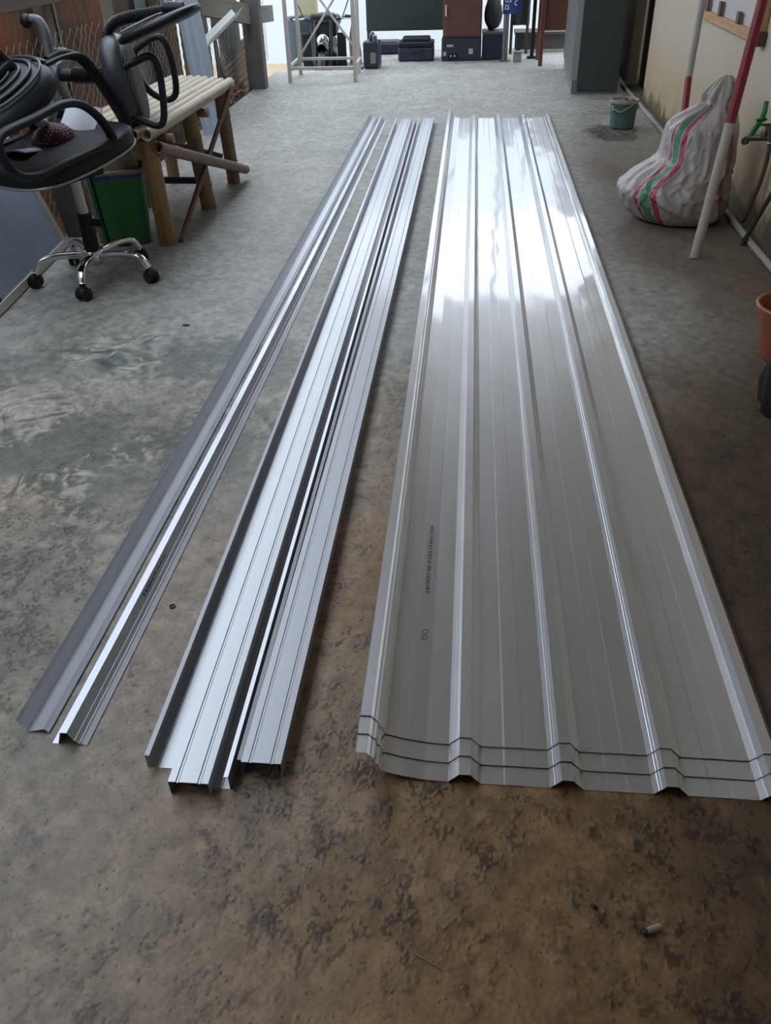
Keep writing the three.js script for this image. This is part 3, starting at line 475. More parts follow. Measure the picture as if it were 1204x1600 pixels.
  for (let i = 0; i < 50; i++) for (let j = 0; j < 11; j++) { const z = -4.2 - i * cz, y = 0.0 + j * cy, x = -2.19 + 0.008 * Math.sin(i * 1.3); if (y > 0.95) continue; for (const s of [-1, 1]) { wires.push(rod([x, y, z], [x, y + cy / 2, z + s * cz / 2], 0.0016, 0.0016, 3)); wires.push(rod([x, y + cy / 2, z + s * cz / 2], [x, y + cy, z], 0.0016, 0.0016, 3)); } }
  for (let i = 0; i < 12; i++) for (let j = 0; j < 12; j++) { const z = -8.62 - i * cz, y = 0.1 + j * cy, x = -2.1; for (const s of [-1, 1]) { wires.push(rod([x, y, z], [x, y + cy / 2, z + s * cz / 2], 0.002, 0.002, 3)); wires.push(rod([x, y + cy / 2, z + s * cz / 2], [x, y + cy, z], 0.002, 0.002, 3)); } }
  obj('wire_mesh', wires, std(C(0.36, 0.32, 0.27), 0.6, 0.2), t).userData.kind = 'stuff';
  const post = thing('wooden_post', 'thick grey weathered wooden post at the left edge of the floor, past the bench', 'post');
  obj('shaft', [bxx(-2.06, -1.90, -0.5, 2.75, -8.57, -8.43, 0.012)], std(C(0.15, 0.15, 0.145), 0.85, 0, { map: grainTex }), post);
  const rail = thing('wooden_rail', 'thick grey wooden rail joined to the weathered post', 'rail');
  obj('beam', [beam([-2.0, 0.80, -6.9], [-2.0, 0.60, -8.42], 0.06, 0.15)], std(C(0.22, 0.195, 0.165), 0.85, 0, { map: grainTex }), rail);
  obj('beam', [beam([-2.0, 0.58, -8.58], [-2.02, 0.52, -9.5], 0.06, 0.14)], std(C(0.2, 0.2, 0.19), 0.85, 0, { map: grainTex }), rail);
  // leaning ribbed steel strip and folded white flashing
  const L = thing('steel_strip', 'pale blue-grey ribbed steel strip leaning on the fence behind the bench', 'steel strip');
  const P = [[-0.095, 0], [-0.06, 0], [-0.05, 0.018], [-0.02, 0.018], [-0.01, 0], [0.012, 0], [0.02, 0.014], [0.045, 0.014], [0.055, 0], [0.1, 0]];
  const g = folded(P, 0, -1.55, 0.001); // along -z, turned upright
  g.rotateX(-Math.PI / 2).rotateY(0.75); g.applyQuaternion(new THREE.Quaternion().setFromUnitVectors(V(0, -1, 0), V(-0.165, 0.66, -0.36).normalize()).multiply(new THREE.Quaternion())); 
  const g2 = folded(P, 0, 1.5, 0.001), up = V(-0.15, 0.66, -0.30).normalize(), fx = V(0.93, 0, 0.36).normalize(), fz = up.clone(), fy = new THREE.Vector3().crossVectors(fz, fx).normalize(); fx.crossVectors(fy, fz);
  g2.applyMatrix4(new THREE.Matrix4().makeBasis(fx, fy, fz)).translate(-1.86, 0.005, -6.42);
  obj('strip', g2, std(C(0.42, 0.48, 0.55), 0.45, 0.35), L);
  const fl = thing('metal_flashing', 'folded white metal flashing wedged slantwise at the wooden rail', 'flashing');
  const g3 = folded([[-0.05, -0.03], [-0.02, 0.012], [0.0, 0.016], [0.045, -0.045]], 0, 1.08, 0.001), d3 = V(0.0, 0.117, -1.075).normalize(), x3 = V(1, 0, 0), y3 = new THREE.Vector3().crossVectors(d3, x3).normalize();
  g3.applyMatrix4(new THREE.Matrix4().makeBasis(x3, y3, d3)).translate(-1.915, 0.548, -6.68);
  obj('sheet_metal', g3, std(C(0.62, 0.66, 0.62), 0.5), fl);
  // leaves and rubbish under the rail
  const lf = (name, label, col, n, cx, cy2, cz2, s) => { const a = []; for (let i = 0; i < n; i++) { const q = new THREE.SphereGeometry(s, 6, 4).scale(1, 0.25, 0.5).rotateY(rnd() * 6).rotateZ(rr(-0.8, 0.8)).translate(cx + rr(-0.1, 0.1), cy2 + rr(0, 0.12), cz2 + rr(-0.2, 0.2)); a.push(q); } const m = obj(name, a, std(col, 0.7)); m.userData.kind = 'stuff'; tag(m, label, 'leaves'); };
  lf('fallen_leaves', 'reddish dry leaves heaped at the foot of the fence', C(0.32, 0.12, 0.07), 40, -2.15, -0.08, -8.05, 0.035);
  lf('low_weeds', 'small green weeds at the floor edge behind the bench', C(0.12, 0.2, 0.05), 50, -2.1, -0.1, -6.9, 0.04);
  { const gg = new THREE.PlaneGeometry(0.46, 9.6, 8, 90).rotateX(-Math.PI / 2), p = gg.attributes.position; for (let i = 0; i < p.count; i++) p.setY(i, 0.14 * (fbm(p.getX(i) * 6 + 3, p.getZ(i) * 4, 4, 15) - 0.5)); gg.computeVertexNormals(); struct('ground_bank', [gg.translate(-2.26, -0.2, -4.75), bxx(-2.49, -2.03, -0.5, -0.28, -9.55, 0.05)], std(C(0.13, 0.095, 0.065), 0.95, 0, { map: blotchTex })); }
}

// ---------------------------------------------------------------- far end
const pipeMat = std(C(0.5, 0.47, 0.43), 0.5);
{ // pale metal rack
  const t = thing('metal_rack', 'pale square metal tube frame with crossed braces at the far end', 'frame');
  const x0 = -1.735, x1 = -1.105, zf = -8.8, zb = -9.28, h = 1.35, r = 0.017;
  for (const [x, z] of [[x0, zf], [x1, zf], [x0 + 0.02, zb], [x1 - 0.02, zb]]) obj('upright', bxx(x - r, x + r, 0, h, z - r, z + r, 0.003), pipeMat, t);
  for (const [y, z] of [[0.12, zf], [0.14, zb], [h - 0.02, zf], [h - 0.02, zb]]) obj('crossbar', beam([x0, y, z], [x1, y, z], 0.025, 0.025), pipeMat, t);
  for (const x of [x0, x1]) { obj('crossbar', beam([x, 0.13, zf], [x, 0.14, zb], 0.025, 0.025), pipeMat, t); obj('crossbar', beam([x, h - 0.02, zf], [x, h - 0.02, zb], 0.025, 0.025), pipeMat, t); }
  obj('brace', beam([x0 + 0.02, 0.16, zb + 0.02], [x1, 0.95, zb + 0.02], 0.02, 0.02), pipeMat, t); obj('brace', beam([x1, 0.16, zb], [x0 + 0.02, 0.95, zb], 0.02, 0.02), pipeMat, t);
}
{ // motorcycle on the lower ground behind
  const t = thing('motorcycle', 'dark motorcycle with a chrome headlamp parked behind the metal frame', 'motorcycle', [-1.68, -0.5, -10.75], 0.05);
  const tor = (r, w, z) => new THREE.TorusGeometry(r, w, 12, 30).rotateY(Math.PI / 2).translate(0, r + w, z);
  const fw = obj('wheel', tor(0.25, 0.045, 0.35), M.black, t); obj('spokes', [0, 1, 2, 3, 4, 5].map((i) => rod([0, 0.295 + Math.sin(i) * 0.23, 0.35 + Math.cos(i) * 0.23], [0, 0.295 - Math.sin(i) * 0.23, 0.35 - Math.cos(i) * 0.23], 0.004, 0.004, 6)), M.chrome, fw);
  obj('wheel', tor(0.25, 0.05, -0.9), M.black, t);
  obj('fork', [rod([-0.08, 0.3, 0.36], [-0.09, 0.85, 0.12], 0.02), rod([0.08, 0.3, 0.36], [0.09, 0.85, 0.12], 0.02)], M.black, t);
  obj('fender', new THREE.TorusGeometry(0.31, 0.05, 10, 20, 2.2).rotateY(Math.PI / 2).rotateX(-0.4).translate(0, 0.3, 0.35), std(C(0.035, 0.03, 0.03), 0.25, 0), t);
  obj('headlamp', lathe([[0, 0], [0.06, 0.0], [0.07, 0.03], [0.06, 0.1], [0, 0.13]], 24).rotateX(-Math.PI / 2).translate(0, 0.66, 0.25), M.chrome, t);
  obj('leg_shield', [box(0.1, 0.36, 0.03, -0.2, 0.55, 0.12, 0.012), box(0.1, 0.36, 0.03, 0.2, 0.55, 0.12, 0.012), box(0.3, 0.22, 0.08, 0, 0.8, 0.08, 0.03)], M.black, t);
  obj('handlebar', tube([[-0.36, 0.86, 0.0], [-0.28, 0.88, 0.08], [-0.08, 0.84, 0.12], [0.08, 0.84, 0.12], [0.28, 0.88, 0.08], [0.36, 0.86, 0.0]], 0.013, 40), M.black, t);
  for (const s of [-1, 1]) { const g = obj('grip', rod([s * 0.25, 0.88, 0.07], [s * 0.37, 0.86, 0.0], 0.02), M.black, t); obj('brake_lever', rod([s * 0.2, 0.87, 0.13], [s * 0.34, 0.86, 0.07], 0.006), M.steel, g); const m = obj('mirror', new THREE.SphereGeometry(0.055, 16, 10).scale(1, 0.7, 0.3).translate(s * 0.3, 1.08, 0.05), M.black, t); obj('mirror_stem', rod([s * 0.22, 0.88, 0.09], [s * 0.3, 1.06, 0.05], 0.006), M.black, m); }
  obj('engine', [box(0.26, 0.3, 0.4, 0, 0.4, -0.15, 0.05), rod([-0.19, 0.35, -0.1], [0.19, 0.35, -0.1], 0.1)], M.black, t);
  obj('fuel_tank', cushion(0.3, 0.5, 0.24, 2.6).translate(0, 0.78, -0.15), M.black, t); obj('saddle', cushion(0.26, 0.6, 0.12, 2.8).translate(0, 0.78, -0.65), M.blackSoft, t);
  obj('exhaust', rod([0.16, 0.3, 0.0], [0.2, 0.34, -0.95], 0.035, 0.05), M.chrome, t);
  const y = thing('yellow_pillar', 'pale yellow painted pillar outdoors behind the motorcycle', 'pillar'); obj('shaft', bxx(-2.12, -1.9, -0.5, 2.4, -11.75, -11.55, 0.01), std(C(0.33, 0.30, 0.19), 0.85), y);
  const bb = thing('plastic_drum', 'blue-grey plastic drum outdoors beside the yellow pillar', 'drum'); obj('drum_body', lathe([[0, 0], [0.17, 0], [0.18, 0.02], [0.185, 0.3], [0.175, 0.32], [0.185, 0.34], [0.18, 0.8], [0.16, 0.83], [0, 0.83]], 28).translate(-2.07, -0.5, -11.35), std(C(0.035, 0.06, 0.068), 0.6), bb);
  const junk = thing('timber_offcuts', 'dark timber offcuts lying on the ground behind the metal frame', 'timber'); for (let i = 0; i < 5; i++) obj('offcut', beam([-1.9 + i * 0.1, -0.06 + 0.01 * (i % 2), -9.66 - i * 0.05], [-1.2 + i * 0.02, -0.05, -9.72 - i * 0.06], 0.05, 0.06), i % 2 ? M.woodDark : std(C(0.3, 0.3, 0.3), 0.7), junk);
  obj('support_block', [bxx(-1.85, -1.75, -0.5, -0.09, -10.0, -9.62), bxx(-1.3, -1.2, -0.5, -0.09, -10.0, -9.62)], M.woodDark, junk);
}
{
  const j = thing('jerrycan', 'dark blue plastic jerrycan standing right of the metal frame', 'jerrycan', [-1.03, 0, -9.68], -0.1);
  obj('body', box(0.16, 0.25, 0.2, 0, 0.126, 0, 0.025), std(C(0.025, 0.04, 0.06), 0.4), j);
  obj('handle', tube([[0, 0.24, 0.07], [0, 0.30, 0.05], [0, 0.30, -0.06], [0, 0.245, -0.08]], 0.016, 24), std(C(0.025, 0.04, 0.06), 0.4), j);
  obj('cap', rod([0.045, 0.25, 0.075], [0.045, 0.30, 0.085], 0.026, 0.024, 16), std(C(0.1, 0.12, 0.13), 0.5), j);
  obj('label_patch', bxx(0.0, 0.055, 0.05, 0.15, 0.1, 0.1015), std(C(0.28, 0.24, 0.2), 0.7), j);
  const p = thing('pink_cloth', 'pink cloth hanging from the right upright of the metal frame', 'cloth');
  const pg = new THREE.BoxGeometry(0.1, 0.40, 0.03, 10, 10, 2), q = pg.attributes.position; for (let i = 0; i < q.count; i++) { const yy = q.getY(i) / 0.40 + 0.5; q.setX(i, q.getX(i) * (1.2 - 0.65 * yy * yy) + 0.006 * Math.sin(yy * 9)); q.setZ(i, q.getZ(i) + 0.014 * Math.sin(q.getX(i) * 110)); } pg.computeVertexNormals();
  obj('cloth', pg.translate(-1.165, 0.27, -9.355), std(C(0.30, 0.2, 0.22), 0.9), p);
  const low = thing('floor_case', 'low dark case lying behind the jerrycan', 'case'); obj('shell', bxx(-1.10, -0.82, 0, 0.115, -10.95, -10.65, 0.03), M.navy, low); obj('lid', bxx(-1.08, -0.84, 0.095, 0.125, -10.93, -10.67, 0.012), M.blackSoft, low);
  const k = thing('tool_case', 'large black plastic tool case on the floor under the dark board', 'case', [-0.605, 0, -10.22]);
  obj('shell', box(0.38, 0.13, 0.3, 0, 0.066, 0, 0.02), M.navy, k); const lid = obj('lid', [box(0.38, 0.055, 0.3, 0, 0.155, 0, 0.02), box(0.3, 0.05, 0.24, 0, 0.195, 0, 0.022)], M.blackSoft, k); obj('handle', tube([[-0.07, 0.12, 0.15], [-0.06, 0.1, 0.185], [0.06, 0.1, 0.185], [0.07, 0.12, 0.15]], 0.008, 20), M.black, lid);
  const d = thing('dark_board', 'large dark green board standing on legs at the far end', 'board');
  obj('panel', bxx(-1.17, -0.27, 0.25, 0.78, -10.52, -10.48, 0.005), std(C(0.022, 0.036, 0.036), 0.6), d); for (const x of [-1.15, -0.29]) obj('leg', bxx(x - 0.02, x + 0.02, 0, 0.78, -10.56, -10.52), M.woodDark, d);
}
{ // speaker box with cabinet on it
  const s = thing('stereo_unit', 'black stereo unit with small pale labels under the brown cupboard', 'stereo', [-0.12, 0, -10.22]);
  obj('casing', box(0.42, 0.215, 0.34, 0, 0.1085, 0, 0.012), M.navy, s);
  const lab = std(C(0.42, 0.42, 0.4), 0.6);
  obj('label_patch', box(0.032, 0.036, 0.004, -0.175, 0.07, 0.171), lab, s); obj('label_patch', box(0.045, 0.05, 0.004, 0.1, 0.09, 0.171, 0.001), lab, s); obj('name_strip', box(0.07, 0.02, 0.004, -0.12, 0.145, 0.171), lab, s);
  obj('control_panel', box(0.1, 0.06, 0.006, -0.09, 0.045, 0.171, 0.002), M.black, s); for (const x of [-0.11, -0.07]) obj('knob', rod([x, 0.05, 0.172], [x, 0.05, 0.186], 0.01), lab, s);
  const c = thing('cupboard', 'small red-brown wooden cupboard standing on the black stereo unit', 'cupboard', [-0.115, 0.217, -10.22]);
  obj('carcass', box(0.405, 0.54, 0.32, 0, 0.27, 0, 0.006), M.redWood, c); const dr = obj('door', box(0.38, 0.51, 0.02, 0, 0.27, 0.168, 0.004), std(C(0.12, 0.05, 0.04), 0.45, 0, { map: grainTex }), c); obj('handle', rod([-0.17, 0.2, 0.19], [-0.17, 0.3, 0.19], 0.008), pipeMat, dr);
  const k = thing('storage_crate', 'dark navy crate with a grey lid beside the black stereo unit', 'crate', [0.215, 0, -10.24]); obj('body', box(0.23, 0.235, 0.32, 0, 0.1185, 0, 0.012), std(C(0.014, 0.018, 0.042), 0.6), k); obj('lid', box(0.24, 0.03, 0.33, 0, 0.25, 0, 0.01), std(C(0.07, 0.08, 0.08), 0.6), k);
  const b = thing('cloth_bundle', 'dark olive cloth bundle lying on the navy crate', 'bundle', [0.205, 0.266, -10.25]); const g = new THREE.SphereGeometry(0.12, 24, 18), p = g.attributes.position; for (let i = 0; i < p.count; i++) { const kk = 0.9 + 0.25 * noise(p.getX(i) * 24, p.getY(i) * 20 + p.getZ(i) * 22, 81); p.setXYZ(i, p.getX(i) * kk * 0.72, Math.max(-0.115, p.getY(i) * kk) * 1.35 + 0.155, p.getZ(i) * kk); } g.computeVertexNormals(); obj('cloth', g, std(C(0.03, 0.035, 0.03), 0.9), b);
}
{ // post with banner
  const t = thing('steel_post', 'round grey steel post carrying the roof beside the navy crate', 'post'); obj('shaft', rod([0.338, 0, -10.02], [0.338, 2.75, -10.02], 0.03, 0.03, 20), std(C(0.11, 0.12, 0.12), 0.5), t); obj('foot_plate', bxx(0.28, 0.396, 0, 0.008, -10.08, -9.96), std(C(0.11, 0.12, 0.12), 0.5), t);
  const b = thing('blue_banner', 'small blue banner with white letters wrapped on the grey post', 'banner');
  const cv = document.createElement('canvas'); cv.width = 256; cv.height = 512; const c = cv.getContext('2d'); c.fillStyle = '#1d3170'; c.fillRect(0, 0, 256, 512); c.fillStyle = '#cfd4e0'; c.font = 'bold 76px sans-serif'; c.fillText('IS', 20, 465); c.fillText('US', 20, 390); c.fillText('C', 150, 420); c.font = 'bold 60px sans-serif'; c.fillText('U', 150, 300);
  const tx = new THREE.CanvasTexture(cv); tx.colorSpace = THREE.SRGBColorSpace; const cloth = std(C(1, 1, 1), 0.7, 0, { map: tx });
  const g = new THREE.PlaneGeometry(0.19, 0.42, 14, 6), p = g.attributes.position; for (let i = 0; i < p.count; i++) p.setZ(i, 0.012 * Math.sin(p.getX(i) * 30) - 0.4 * p.getX(i) * p.getX(i)); g.computeVertexNormals(); obj('cloth', g.translate(0.39, 0.64, -9.975), cloth, b);
}
{ // right side of the back row
  const t = thing('dark_screen', 'dark cloth screen hanging behind the grey post', 'screen'); obj('panel', folded([[0.40, -9.0], [0.46, -9.02], [0.52, -9.0], [0.58, -9.02], [0.60, -9.0]].map(([x, y]) => [x, y + 9]), 0, 0.5, 0.003).rotateX(-Math.PI / 2).translate(0, 0.28, -10.5), std(C(0.03, 0.026, 0.03), 0.9), t); obj('pole', bxx(0.40, 0.60, 0.77, 0.80, -10.53, -10.48), M.woodDark, t); obj('leg', bxx(0.40, 0.43, 0, 0.80, -10.56, -10.53), M.woodDark, t); obj('leg', bxx(0.57, 0.6, 0, 0.80, -10.56, -10.53), M.woodDark, t);
  const k = thing('wooden_table', 'red-brown wooden table with deep side panels at the far right', 'table');
  obj('side_panel', bxx(0.70, 1.12, 0.31, 0.80, -9.68, -9.64, 0.004), M.redWood, k); obj('side_panel', bxx(0.70, 1.12, 0.31, 0.80, -10.04, -10.0, 0.004), M.redWood, k); obj('table_top', bxx(0.66, 1.16, 0.80, 0.83, -10.1, -9.58, 0.006), M.redWood, k);
  for (const [x, z] of [[0.685, -9.62], [1.13, -9.62], [0.685, -10.06], [1.13, -10.06]]) obj('leg', bxx(x - 0.02, x + 0.02, 0, 0.80, z - 0.02, z + 0.02, 0.004), M.redWood, k);
  const q = thing('low_bench', 'low dark wooden bench against the back, right of the post', 'bench'); obj('seat_board', bxx(0.46, 1.35, 0.17, 0.2, -10.98, -10.6, 0.005), M.woodDark, q); obj('apron', bxx(0.5, 1.3, 0.03, 0.168, -10.66, -10.63), M.woodDark, q); for (const x of [0.5, 1.29]) for (const z of [-10.63, -10.93]) obj('leg', bxx(x - 0.025, x + 0.025, 0, 0.17, z - 0.025, z + 0.025), M.woodDark, q);
  const c = thing('white_carton', 'small whitish carton on the floor right of the grey post', 'carton'); obj('box', bxx(0.425, 0.51, 0, 0.095, -9.98, -9.9, 0.004), std(C(0.26, 0.25, 0.26), 0.7), c); obj('flap', bxx(0.425, 0.51, 0.095, 0.099, -9.97, -9.88), std(C(0.26, 0.25, 0.26), 0.7), c);
  const r = thing('dark_post', 'thin black post in front of the bright gap beside the brown table', 'post'); obj('shaft', bxx(0.612, 0.648, 0, 1.3, -10.2, -10.16), M.black, r); obj('foot', bxx(0.58, 0.68, 0, 0.02, -10.23, -10.13), M.black, r);
}
{ // tall grey cabinet
  const t = thing('metal_cabinet', 'dark grey metal cabinet standing by the doorway, pale door edge towards us', 'cabinet', [0.835, 0, -7.97], -0.04);
  const dk = std(C(0.048, 0.056, 0.06), 0.45), pale = std(C(0.30, 0.32, 0.31), 0.4), front = std(C(0.10, 0.105, 0.105), 0.45);
  obj('carcass', bxx(0.055, 0.395, 0.02, 1.05, -1.45, 0, 0.006), dk, t); obj('plinth', bxx(0.012, 0.39, 0.0, 0.10, -1.44, -0.012), std(C(0.17, 0.18, 0.18), 0.5), t);
  for (const [z0, z1] of [[-0.002, -0.72], [-0.73, -1.44]]) { const d = obj('door', bxx(0, 0.052, 0.10, 1.04, z1, z0 - 0.004, 0.006), front, t); obj('edge_strip', bxx(0.001, 0.053, 0.102, 1.038, z0 - 0.0045, z0, 0.002), pale, d); obj('handle', rod([-0.008, 0.75, z1 + 0.06], [-0.008, 0.92, z1 + 0.06], 0.008), M.steel, d); }
}

// ---------------------------------------------------------------- right side
{
  const t = thing('floor_pipe', 'grey water pipe lying along the foot of the right wall', 'pipe'); obj('pipe', tube([[1.325, 0.016, -8.35], [1.33, 0.016, -7.3], [1.328, 0.016, -6.2], [1.322, 0.016, -5.0], [1.30, 0.016, -4.05], [1.305, 0.016, -3.3], [1.31, 0.016, -1.6]], 0.0155, 60), std(C(0.34, 0.31, 0.28), 0.55), t); obj('coupling', rod([1.326, 0.017, -5.8], [1.326, 0.017, -5.7], 0.0175), std(C(0.3, 0.28, 0.26), 0.6), t);
  // paint tin
  const b = thing('paint_bucket', 'teal paint bucket with dirty beige rim standing in a wet patch', 'bucket', [1.082, 0, -6.60], 0.3);
  const bucketTex = dataTex(256, 128, (u, v) => { const n = fbm(u * 14, v * 6, 4, 83), f = sst(0.32, 0.6, v + (n - 0.5) * 0.5); const g = 0.6 + 0.8 * n; return [(0.035 + 0.05 * (1 - f)) * g, (0.10 + 0.045 * (1 - f)) * g, (0.105 + 0.04 * (1 - f)) * g]; }, true);
  obj('body', lathe([[0, 0.003], [0.082, 0.003], [0.085, 0.008], [0.094, 0.168], [0.0895, 0.168], [0.081, 0.012], [0, 0.012]], 40), std(C(1, 1, 1), 0.45, 0, { map: bucketTex }), b);
  const beige = std(C(0.34, 0.31, 0.26), 0.6);
  obj('rim', lathe([[0.0885, 0.165], [0.0965, 0.163], [0.0985, 0.168], [0.0985, 0.182], [0.096, 0.186], [0.0885, 0.184], [0.0885, 0.165]], 40), beige, b);
  const lid = obj('lid', lathe([[0, 0.172], [0.06, 0.172], [0.0885, 0.176]], 32), std(C(0.22, 0.18, 0.15), 0.8, 0, { map: blotchTex }), b);
  for (let i = 0; i < 6; i++) obj('dried_lump', new THREE.SphereGeometry(rr(0.008, 0.018), 10, 8).scale(1, 0.6, 1).translate(rr(-0.06, 0.06), 0.174, rr(-0.06, 0.06)), std(C(0.05, 0.045, 0.04), 0.9), lid);
  const ears = [-0.75, 0.75]; for (const s of [-1, 1]) obj('handle_ear', box(0.022, 0.032, 0.012, s * 0.09, 0.135, 0.028, 0.003), std(C(0.42, 0.34, 0.2), 0.6), b);
  obj('handle', tube([[-0.098, 0.135, 0.03], [-0.07, 0.12, 0.09], [-0.02, 0.145, 0.105], [0.02, 0.165, 0.100]], 0.0035, 30), beige, b);
}
{ // woven sack
  const t = thing('woven_sack', 'bulging white woven sack with green and red stripes, tied at the neck', 'sack');
  const S = [[0.0, 1.075, -4.42, 0.0, 0.0], [0.0, 1.075, -4.42, 0.15, 0.14], [0.012, 1.06, -4.42, 0.205, 0.20], [0.06, 1.04, -4.42, 0.24, 0.235], [0.12, 1.02, -4.42, 0.258, 0.25], [0.16, 1.015, -4.42, 0.258, 0.245], [0.20, 1.035, -4.43, 0.235, 0.235], [0.25, 1.075, -4.43, 0.20, 0.22], [0.29, 1.10, -4.44, 0.174, 0.205], [0.36, 1.105, -4.45, 0.168, 0.19], [0.42, 1.108, -4.45, 0.162, 0.175], [0.45, 1.118, -4.46, 0.145, 0.155], [0.48, 1.138, -4.47, 0.112, 0.115], [0.505, 1.158, -4.475, 0.078, 0.075], [0.525, 1.166, -4.48, 0.068, 0.058], [0.56, 1.176, -4.48, 0.072, 0.05], [0.60, 1.186, -4.48, 0.05, 0.035], [0.63, 1.192, -4.48, 0.02, 0.012], [0.635, 1.192, -4.48, 0, 0]];
  const curve = (k) => { const n = S.length - 1, f = k * n, i = Math.min(n - 1, Math.floor(f)), u = f - i, a = S[Math.max(0, i - 1)], b = S[i], c = S[i + 1], d = S[Math.min(n, i + 2)]; return b.map((_, q) => { const m0 = (c[q] - a[q]) / 2, m1 = (d[q] - b[q]) / 2, u2 = u * u, u3 = u2 * u; return (2 * u3 - 3 * u2 + 1) * b[q] + (u3 - 2 * u2 + u) * m0 + (-2 * u3 + 3 * u2) * c[q] + (u3 - u2) * m1; }); };
  const pos = [], uv = [], idx = [], U = 180, K = 150;
  for (let j = 0; j <= K; j++) { const v = j / K, c = curve(v); for (let i = 0; i <= U; i++) { const a = 2 * Math.PI * i / U, ca = Math.cos(a), sa = Math.sin(a);
    const body = sst(0.05, 0.2, v) * (1 - sst(0.62, 0.72, v)), neck = sst(0.58, 0.68, v), rid = (p, q, sd) => 1 - Math.min(1, Math.abs(fbm(p, q, 3, sd) - 0.5) * 7), fold = 1 + body * (0.15 * (fbm(ca * 2.2 + 5 + v * 1.4, sa * 2.2 + v * 5, 4, 66) - 0.5) + 0.055 * rid(ca * 2.4 + 1 + v * 5, sa * 2.4 + v * 6, 67) + 0.03 * rid(ca * 5 + v * 4, sa * 5 - v * 13, 61)) + neck * (0.12 * Math.sin(a * 7 + v * 6) + 0.06 * Math.sin(a * 13 - v * 9));
    pos.push(Math.min(1.372, c[1] + Math.max(0, c[3]) * ca * fold), Math.max(0.001, c[0] + body * 0.012 * (noise(ca * 5 + 9, sa * 5 + v * 8, 68) - 0.5)), c[2] + Math.max(0, c[4]) * sa * fold); uv.push(i / U, v); } }
  for (let j = 0; j < K; j++) for (let i = 0; i < U; i++) { const a = j * (U + 1) + i, b = a + 1, c = a + U + 1, d = c + 1; idx.push(a, c, b, b, c, d); }
  const g = new THREE.BufferGeometry(); g.setAttribute('position', new THREE.Float32BufferAttribute(pos, 3)); g.setAttribute('uv', new THREE.Float32BufferAttribute(uv, 2)); g.setIndex(idx); g.computeVertexNormals();
  const sackTex = dataTex(1024, 512, (u, v) => {
    const weave = 0.93 + 0.07 * (Math.sin(u * 900) * Math.sin(v * 420)), dirt = 0.8 + 0.35 * fbm(u * 9, v * 6, 4, 69); let c = [0.45, 0.415, 0.405];
    // a green band with red at both sides on the front left, a dull red one on the right
    const w = u + 0.012 * Math.sin(v * 9) + 0.02 * (v - 0.5), s = w - 0.37;
    if (Math.abs(s) < 0.016) c = [0.10, 0.27, 0.17]; else if (Math.abs(s + 0.030) < 0.010 || Math.abs(s - 0.028) < 0.006) c = [0.42, 0.06, 0.10];
    if (Math.abs(w - 0.13) < 0.014) c = [0.20, 0.11, 0.10];
    if (v > 0.76) c = [0.44, 0.405, 0.395]; if (v > 0.80 && v < 0.9 && Math.abs(w - 0.1) < 0.05) c = [0.1, 0.22, 0.1];
    const k = weave * dirt; return [c[0] * k, c[1] * k, c[2] * k];
  }, true);
  obj('sack_cloth', g, std(C(1, 1, 1), 0.42, 0, { map: sackTex }), t);
  obj('neck_tie', tube([[1.240, 0.515, -4.48], [1.166, 0.512, -4.416], [1.09, 0.515, -4.48], [1.166, 0.517, -4.544]], 0.005, 40, true), std(C(0.4, 0.38, 0.36), 0.6), t);
}
{ // red and white poles
  const red = std(C(0.22, 0.008, 0.018), 0.42), wht = std(C(0.42, 0.385, 0.33), 0.55, 0, { map: blotchTex }), grey = std(C(0.34, 0.32, 0.30), 0.6);
  const along = (p, q, f) => p.map((x, i) => x + (q[i] - x) * f);
  const p1 = thing('painted_pole', 'red and white painted pole in front of the sack, reaching down to the floor', 'pole', [0, 0, 0], 0, 'red and white poles'); const a = [1.017, 0.0, -3.795], m = [1.086, 0.535, -3.905], e = along(a, m, 4.4);
  obj('white_section', rod(a, m, 0.0215, 0.0205, 20), wht, p1); obj('red_section', rod(m, along(a, m, 2.6), 0.0212, 0.0205, 20), red, p1); obj('white_section', rod(along(a, m, 2.6), e, 0.0205, 0.02, 20), wht, p1);
  const p2 = thing('painted_pole', 'grey and red painted pole standing behind the sack against the wall', 'pole', [0, 0, 0], 0, 'red and white poles'); const b = [1.055, 0.0, -4.72], r2 = [1.118, 0.56, -4.95];
  // foot hidden by the sack; the pole leans back on the wall
  const foot = [1.165, 0.0, -4.80], up = [1.214, 0.41, -5.32], top = [1.355, 1.62, -6.85];
  const P = [1.13, 0.0, -4.75], Q = [1.148, 0.425, -5.06], T = [1.345, 0.815, -5.9];
  obj('red_section', rod([1.104, 0.0, -4.74], [1.140, 0.545, -5.03], 0.0185, 0.0175, 18), red, p2); obj('grey_section', rod([1.140, 0.545, -5.03], [1.345, 2.05, -5.83], 0.0175, 0.016, 18), grey, p2);
  // low board on the wall
  const w = thing('framed_board', 'white board in a plain wooden frame fixed low on the right wall', 'board');
  obj('board_face', bxx(1.362, 1.372, 0.76, 1.42, -5.9, -4.70), std(C(0.55, 0.54, 0.53), 0.5), w);
  obj('bottom_rail', bxx(1.345, 1.378, 0.735, 0.785, -5.92, -4.66, 0.004), M.pine, w); obj('top_rail', bxx(1.345, 1.378, 1.41, 1.46, -5.92, -4.66, 0.004), M.pine, w);
  for (const z of [-5.915, -4.685]) obj('stile', bxx(1.345, 1.378, 0.735, 1.46, z - 0.03, z + 0.03, 0.004), M.pine, w);
  for (const [z, l] of [[-5.75, 0.06], [-5.45, 0.07], [-5.05, 0.055]]) obj('peg', bxx(1.336, 1.352, 0.785, 0.785 + l, z - 0.025, z + 0.025, 0.003), std(C(0.16, 0.09, 0.06), 0.7), w);
  obj('corner_block', bxx(1.335, 1.378, 0.73, 0.79, -4.70, -4.63, 0.003), std(C(0.09, 0.045, 0.025), 0.6), w);
}
